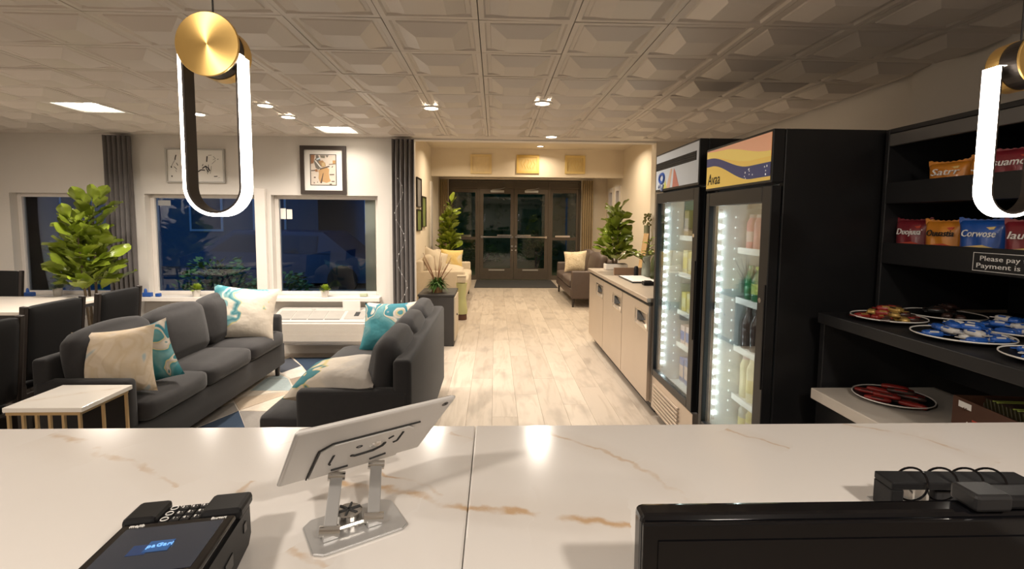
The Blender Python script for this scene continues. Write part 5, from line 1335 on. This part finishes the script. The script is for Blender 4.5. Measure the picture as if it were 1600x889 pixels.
single(MB().box(-.46, 1.42, 10.95, 12.32, .001, .012, bev=.003, seg=1), 'door_mat', M['matte_mat'], 'dark door mat in front of the glass entrance', 'mat')

# console with reeds, pale green vase
t = thing('console_cabinet', 'dark grey console cabinet at the lobby opening beside the right sofa', 'cabinet', (-.69, 6.08, 0))
MB().box(-.90, -.485, 5.80, 6.36, .0, .60, bev=.004).build('body', M['console'], t, world=True)
MB().box(-.91, -.475, 5.79, 6.38, .6005, .625, bev=.004).build('top', M['console'], t, world=True)
MB().box(-.4845, -.470, 5.83, 6.08, .06, .58).build('door', M['cream'], t, world=True)
MB().box(-.4845, -.470, 6.09, 6.34, .06, .58).build('door', M['cream'], t, world=True)
MB().lathe([(0, 0), (.012, 0), (.012, .012), (0, .012)], M=Matrix.Translation((-.470, 6.06, .34)) @ Matrix.Rotation(PI/2, 4, 'Y'), n=10).build('knob', M['slot'], t, world=True)
t = thing('reed_arrangement', 'pot of green fern with tall dry reeds on the grey console', 'potted plant', (-.70, 5.98, .626))
MB().lathe([(0, 0), (.06, 0), (.08, .07), (.072, .07), (0, .06)], n=18).build('pot', mat('clay_pot', (.22, .12, .05), .6), t, True)
rr = random.Random(12); mb = MB()
for k in range(260):
    a = rr.uniform(0, 6.28); el = rr.uniform(-.25, 1.1); L = rr.uniform(.10, .20)
    d = Vector((math.cos(a)*math.cos(el), math.sin(a)*math.cos(el), math.sin(el))); s = d.cross(Vector((.1, .2, 1))).normalized()*.009
    p0 = Vector((0, 0, .07)); p1 = p0+d*L*.6+Vector((0, 0, .02)); p2 = p0+d*L-Vector((0, 0, .03))
    vs = [mb.bm.verts.new(v) for v in (p0, p1+s, p2, p1-s)]; mb.bm.faces.new(vs)
mb.build('foliage', M['leaf_dark'], t, kind='stuff')
for k in range(16):
    a = rr.uniform(0, 6.28); L = rr.uniform(.28, .50); sp = rr.uniform(.05, .22)
    MB().tube([(0, 0, .05), (math.cos(a)*sp*.4, math.sin(a)*sp*.4, L*.55), (math.cos(a)*sp, math.sin(a)*sp, L)], [.004, .005, .002], n=5).build('reed', M['reed'], t)
t = thing('floor_vase', 'tall pale green vase on a brown foot beside the cream lobby sofa', 'vase', (-.50, 7.42, 0))
MB().lathe([(0, .0), (.075, 0), (.08, .02), (.075, .09), (0, .09)], n=20).build('foot', M['chipboard'], t, True)
MB().lathe([(0, .0905), (.085, .0905), (.09, .14), (.075, .26), (.062, .36), (.078, .50), (.085, .56), (.08, .56), (0, .55)], n=22).build('body', mat('celadon', (.42, .42, .20), .35, var=.06), t, True)
t = thing('square_basket', 'small beige square box on top of the pale green vase', 'box', (-.50, 7.42, .565))
MB().box(-.065, .065, -.065, .065, 0, .09, bev=.01).build('body', M['cream'], t)
MB().box(-.07, .07, -.07, .07, .0905, .11, bev=.008).build('lid', M['cream'], t)

# ------------------------------------------------------------------ snack shelving
t = thing('snack_shelves', 'black snack shelving unit on the right wall', 'shelving unit', (1.95, 1.58, 0))
K = M['black_matte']; UX, UY0, UY1 = 1.675, 1.06, 2.095
def SB(nm, m, *b, bev=.003): return MB().box(*b, bev=bev).build(nm, m, t, world=True)
SB('end_panel', K, UX, 2.28, UY1-.02, UY1, 1.125, 1.90); SB('end_panel', K, UX, 2.28, UY0, UY0+.02, 1.125, 1.90)
SB('back_panel', M['black'], 2.26, 2.28, UY0+.02, UY1-.02, .0, 1.90)
SB('top_panel', K, UX, 2.26, UY0+.021, UY1-.021, 1.88, 1.90)
SB('top_fascia', mat('grey_fascia', (.11, .105, .10), .4, var=.1), UX, UX+.02, UY0+.021, UY1-.021, 1.828, 1.879)
for z in (1.605, 1.35):
    SB('shelf', K, UX+.02, 2.26, UY0+.021, UY1-.021, z-.02, z)
    SB('shelf_lip', K, UX, UX+.019, UY0+.021, UY1-.021, z-.02, z+.07)
SB('candy_counter', K, 1.385, 2.26, UY0-.0, UY1-.055, 1.075, 1.12)
SB('lower_panel', M['black'], 1.90, 1.92, UY0+.02, UY1-.03, .85, 1.074)
SB('end_panel', K, 1.42, 2.26, UY1-.05, UY1-.022, 0, 1.074)
SB('white_shelf', M['offwhite'], 1.352, 1.895, UY0, UY1-.085, .755, .80)
SB('lower_front', M['black'], 1.40, 1.42, UY0+.02, UY1-.06, 0, .754)
# sign on the lower lip
s0 = frame((UX-.002, 1.43, 1.372), (0, -1, 0), (0, 0, 1))
tt = thing('shelf_notice', 'black payment notice with white outline on the lower shelf lip', 'sign', (UX-.002, 1.43, 1.337))
MB().box(-.235, .235, -.034, .034, 0, .0015, M=s0).build('plate', M['black_matte'], tt, world=True)
q = MB()
for b in ((-.232, .232, .0300, .0318), (-.232, .232, -.0318, -.0300), (-.232, -.2302, -.0300, .0300), (.2302, .232, -.0300, .0300)): q.box(b[0], b[1], b[2], b[3], .0015, .002, M=s0)
q.build('outline', M['white_ink'], tt, world=True)
lettering('Please pay to the team or at the', s0 @ Matrix.Translation((-.0, .012, .0019)), .024, M['white_ink'], tt, width=.415)
lettering('Payment is required at the desk', s0 @ Matrix.Translation((-.002, -.013, .0019)), .024, M['white_ink'], tt, width=.435)
# snack bags
def bag(label, y, z, w, h, col, txt, tcol, acc, x=1.755, rz=.25):
    tb = thing('snack_bag', label, 'snack bag', (x, y, z+.001), 0, 'snack bags on the black shelves')
    Mr = Matrix.Translation((x, y, z+.002)) @ Matrix.Rotation(rz, 4, 'Z')
    P = Mr @ frame((0, 0, 0), (0, -1, 0), (0, 0, 1))
    mb = MB(); n = 14
    def S(uu, vv, sg):
        k = max(0, 1-abs(uu)**3)**.6*max(0, 1-abs(vv)**3.5)**.6
        ed = 1-.06*(1-vv*vv)+.03*vv*vv
        return P @ Vector((w/2*uu*ed, h/2+h/2*vv, sg*.030*k+(.003*math.sin(7*uu+2*vv)*k)))
    for sg in (1, -1): mb.grid(lambda i, j, sg=sg: S(i*2-1, j*2-1, sg), n, n)
    bmesh.ops.remove_doubles(mb.bm, verts=mb.bm.verts[:], dist=1e-5)
    mb.build('pouch', col, tb, True, world=True)
    zz = [(-w*.53, h+.006-.014*0)] ; n_ = 16
    zz = [(-w*.515+w*1.03*q/n_, h+(.004 if q % 2 else .0)+.010*abs(q/n_*2-1)**2) for q in range(n_+1)]
    MB().prism([(-w*.50, h-.012)]+zz[::1]+[(w*.50, h-.012)], -.0016, .0016, P).build('seal', col, tb, world=True)
    zf = .0335
    lettering(txt, P @ Matrix.Translation((0, h*.70, zf)), .036, tcol, tb, shear=.25, width=w*.66, ext=.002)
    MB().prism([(-w*.34, h*.40), (w*.1, h*.46), (w*.30, h*.40), (w*.05, h*.33)], .026, .0335, P).build('graphic', acc, tb, world=True)
    MB().prism([(w*.12, h*.84), (w*.30, h*.86), (w*.27, h*.80), (w*.17, h*.79)], .017, .0245, P).build('graphic', acc, tb, world=True)
DR = mat('maroon_foil', (.20, .018, .028), .3, coat=.3, bump=.3, bscale=30); ORF = mat('orange_foil', (.62, .23, .025), .3, coat=.3, bump=.3, bscale=30); BLF = mat('blue_foil', (.015, .085, .38), .3, coat=.3, bump=.3, bscale=30); YI = mat('yellow_ink', (.75, .55, .2), .5); RI = mat('red_ink', (.5, .06, .03), .5)
bag('maroon snack bag at the far end of the lower black shelf', 2.01, 1.35, .142, .164, DR, 'Duojuua', M['white_ink'], RI)
bag('orange snack bag with dark lettering on the lower black shelf', 1.865, 1.35, .142, .160, ORF, 'Ouuastia', M['ink'], RI)
bag('blue snack bag on the lower black shelf', 1.713, 1.35, .155, .164, BLF, 'Corwose', M['white_ink'], YI)
bag('maroon snack bag at the near end of the lower black shelf', 1.552, 1.35, .15, .160, DR, 'lauofo', M['white_ink'], YI)
bag('orange snack bag at the far end of the upper black shelf', 1.865, 1.605, .15, .132, ORF, 'Satrr', M['white_ink'], YI)
bag('small orange snack bag behind the right pendant on the upper shelf', 1.735, 1.605, .10, .138, ORF, 'Sa', M['white_ink'], RI, x=1.77)
bag('maroon snack bag at the right end of the upper black shelf', 1.62, 1.605, .155, .148, DR, 'suamcs', M['white_ink'], RI)
# plates and sweets
def plate(label, x, y, z, R=.125):
    tb = thing('plate', label, 'plate', (x, y, z+.0005), 0, 'black plates with white rims')
    MB().lathe([(0, .0), (R*.6, 0), (R*.66, .003), (R*.97, .014), (R*.965, .0165), (R*.66, .006), (0, .004)], n=36).build('dish', M['black_plastic'], tb, True)
    MB().lathe([(R*.972, .0135), (R, .016), (R*.995, .0195), (R*.967, .0170)], n=36, loop=True).build('rim', M['paper'], tb, True)
def sweets(label, cx, cy, z, R, n, ms, kind, group, seed):
    rr = random.Random(seed)
    base = None
    pos = []
    for k in range(n):
        for tr in range(40):
            a = rr.uniform(0, 6.28); q = R*math.sqrt(rr.uniform(0, 1)); lay = 0 if k < n*.5 else (1 if k < n*.82 else 2)
            if lay: q *= (.68, .4)[lay-1]
            x, y = cx+q*math.cos(a), cy+q*math.sin(a)
            if all((x-px)**2+(y-py)**2 > (.030 if kind == 0 else .026)**2 or pl != lay for px, py, pl in pos): break
        pos.append((x, y, lay))
        col_ = {'red_wrapper': 'red', 'gold_wrapper': 'gold', 'dark_wrapper': 'dark', 'blue_wrapper': 'blue', 'white_band': 'white', 'black_wrapper': 'black'}[ms[k % len(ms)].name]
        t = thing('wrapped_sweet', label % col_, 'sweet', (x, y, z+.0075+lay*.016), rr.uniform(0, 6.28) if kind == 0 else R_(-48)+rr.uniform(-.2, .2), group)
        m1, m2 = ms[k % len(ms)], ms[(k+1) % len(ms)]
        if kind == 0:
            MB().soft((0, 0, .010), (.052, .030, .019), .007, .002, n=4).build('wrapper', m1, t, True)
            for sx in (-1, 1): MB().prism([(sx*.025, -.005), (sx*.040, -.014), (sx*.042, .014), (sx*.025, .005)], .008, .0105).build('twist', m1, t)
            MB().box(-.014, .014, -.0152, .0152, .0105, .0202, bev=.003, seg=1).build('band', m2, t)
        else:
            MB().soft((0, 0, .008), (.085, .024, .016), .006, .002, n=4).build('wrapper', m1, t, True)
            MB().box(-.022, .022, -.0122, .0122, .006, .0166, bev=.003, seg=1).build('band', m2, t)
RDF = mat('red_wrapper', (.28, .025, .02), .3, coat=.3); GDF = mat('gold_wrapper', (.50, .33, .10), .3, .4); DKF = mat('dark_wrapper', (.05, .025, .02), .3); BLW = mat('blue_wrapper', (.02, .10, .42), .3, coat=.3); WHW = mat('white_band', (.6, .58, .55), .4); BKW = mat('black_wrapper', (.02, .02, .02), .25)
for i, (lab, swl, x, y, z, R, n, ms, kd) in enumerate((
    ('black plate of red and gold sweets on the candy counter', 'small %s wrapped sweet on the leftmost plate', 1.545, 1.86, 1.12, .125, 20, (RDF, GDF, DKF), 0),
    ('black plate of black wrapped sweets at the back of the candy counter', '%s wrapped sweet on the rear plate of black sweets', 1.82, 1.915, 1.12, .135, 8, (BKW, DKF), 0),
    ('black plate of blue sweets in the middle of the candy counter', '%s wrapped sweet on the middle plate of the candy counter', 1.545, 1.555, 1.12, .135, 26, (BLW, BLW, WHW), 0),
    ('black plate of blue sweets under the payment notice at the right edge', '%s wrapped sweet on the plate under the payment notice', 1.81, 1.63, 1.12, .13, 18, (BLW, BLW, WHW), 0),
    ('black plate of blue sweets at the near end of the candy counter', '%s wrapped sweet on the nearest plate of the candy counter', 1.56, 1.275, 1.12, .13, 18, (BLW, BLW, WHW), 0),
    ('black plate of dark red candy bars on the white lower shelf', '%s candy bar on the plate on the white lower shelf', 1.585, 1.86, .80, .135, 15, (RDF, DKF, RDF), 1))):
    plate(lab, x, y, z, R); sweets(swl, x, y, z, R*.72, n, ms, kd, lab.replace('black plate', 'sweets on the plate'), 30+i)
# sachet box
t = thing('sachet_box', 'open brown box of tea sachets on the white lower shelf', 'box', (1.715, 1.455, .801), R_(-6))
mb = MB().box(-.15, .15, -.13, -.125, 0, .115).box(-.15, .15, .125, .13, 0, .115).box(-.15, -.145, -.125, .125, 0, .115).box(.145, .15, -.125, .125, 0, .115).box(-.145, .145, -.125, .125, 0, .004)
mb.build('tray', M['chipboard'], t)
MB().box(.150, .154, -.13, .13, .0, .23, M=Matrix.Translation((0, 0, .0)) @ Matrix.Rotation(0.0, 4, 'Y')).build('lid', M['tan'], t)
MB().prism([(-.02, .02), (.03, .02), (.03, .0405), (-.02, .0405)], 0, .001, frame((-.1506, .085, .065), (0, -1, 0), (0, 0, 1))).build('emblem', M['white_ink'], t)
Pb = WM[t.name] @ frame((-.1508, .06, .045), (0, -1, 0), (0, 0, 1))
lettering('A5', Pb @ Matrix.Translation((-.018, .037, .0016)), .016, M['chipboard'], t)
lettering('AS', Pb @ Matrix.Translation((.0, -.012, .0003)), .03, M['white_ink'], t)
MB().box(-.1508, -.1502, -.03, .05, .052, .058).build('red_bar', RI, t)
for k in range(15):
    y = -.10+.0145*k
    o = thing('tea_sachet', 'thin dark tea sachet standing in the open brown box', 'sachet', (0, 0, 0), 0, 'sachets in the brown box')
    c = WM[t.name] @ Vector((.02, y, .006)); o.location = c; o.rotation_euler = (R_(-16), 0, R_(-6)); WM[o.name] = Matrix.Translation(c) @ Matrix.Rotation(R_(-6), 4, 'Z') @ Matrix.Rotation(R_(-16), 4, 'X')
    MB().box(-.075, .075, -.003, .003, 0, .106, bev=.001, seg=1).build('envelope', mat('sachet', (.06, .05, .02), .4) if k == 0 else bpy.data.materials['sachet'], o)
    MB().box(-.075, .075, -.0032, .0032, .1065, .110).build('crimp', YL if k % 5 < 2 else DKF, o)
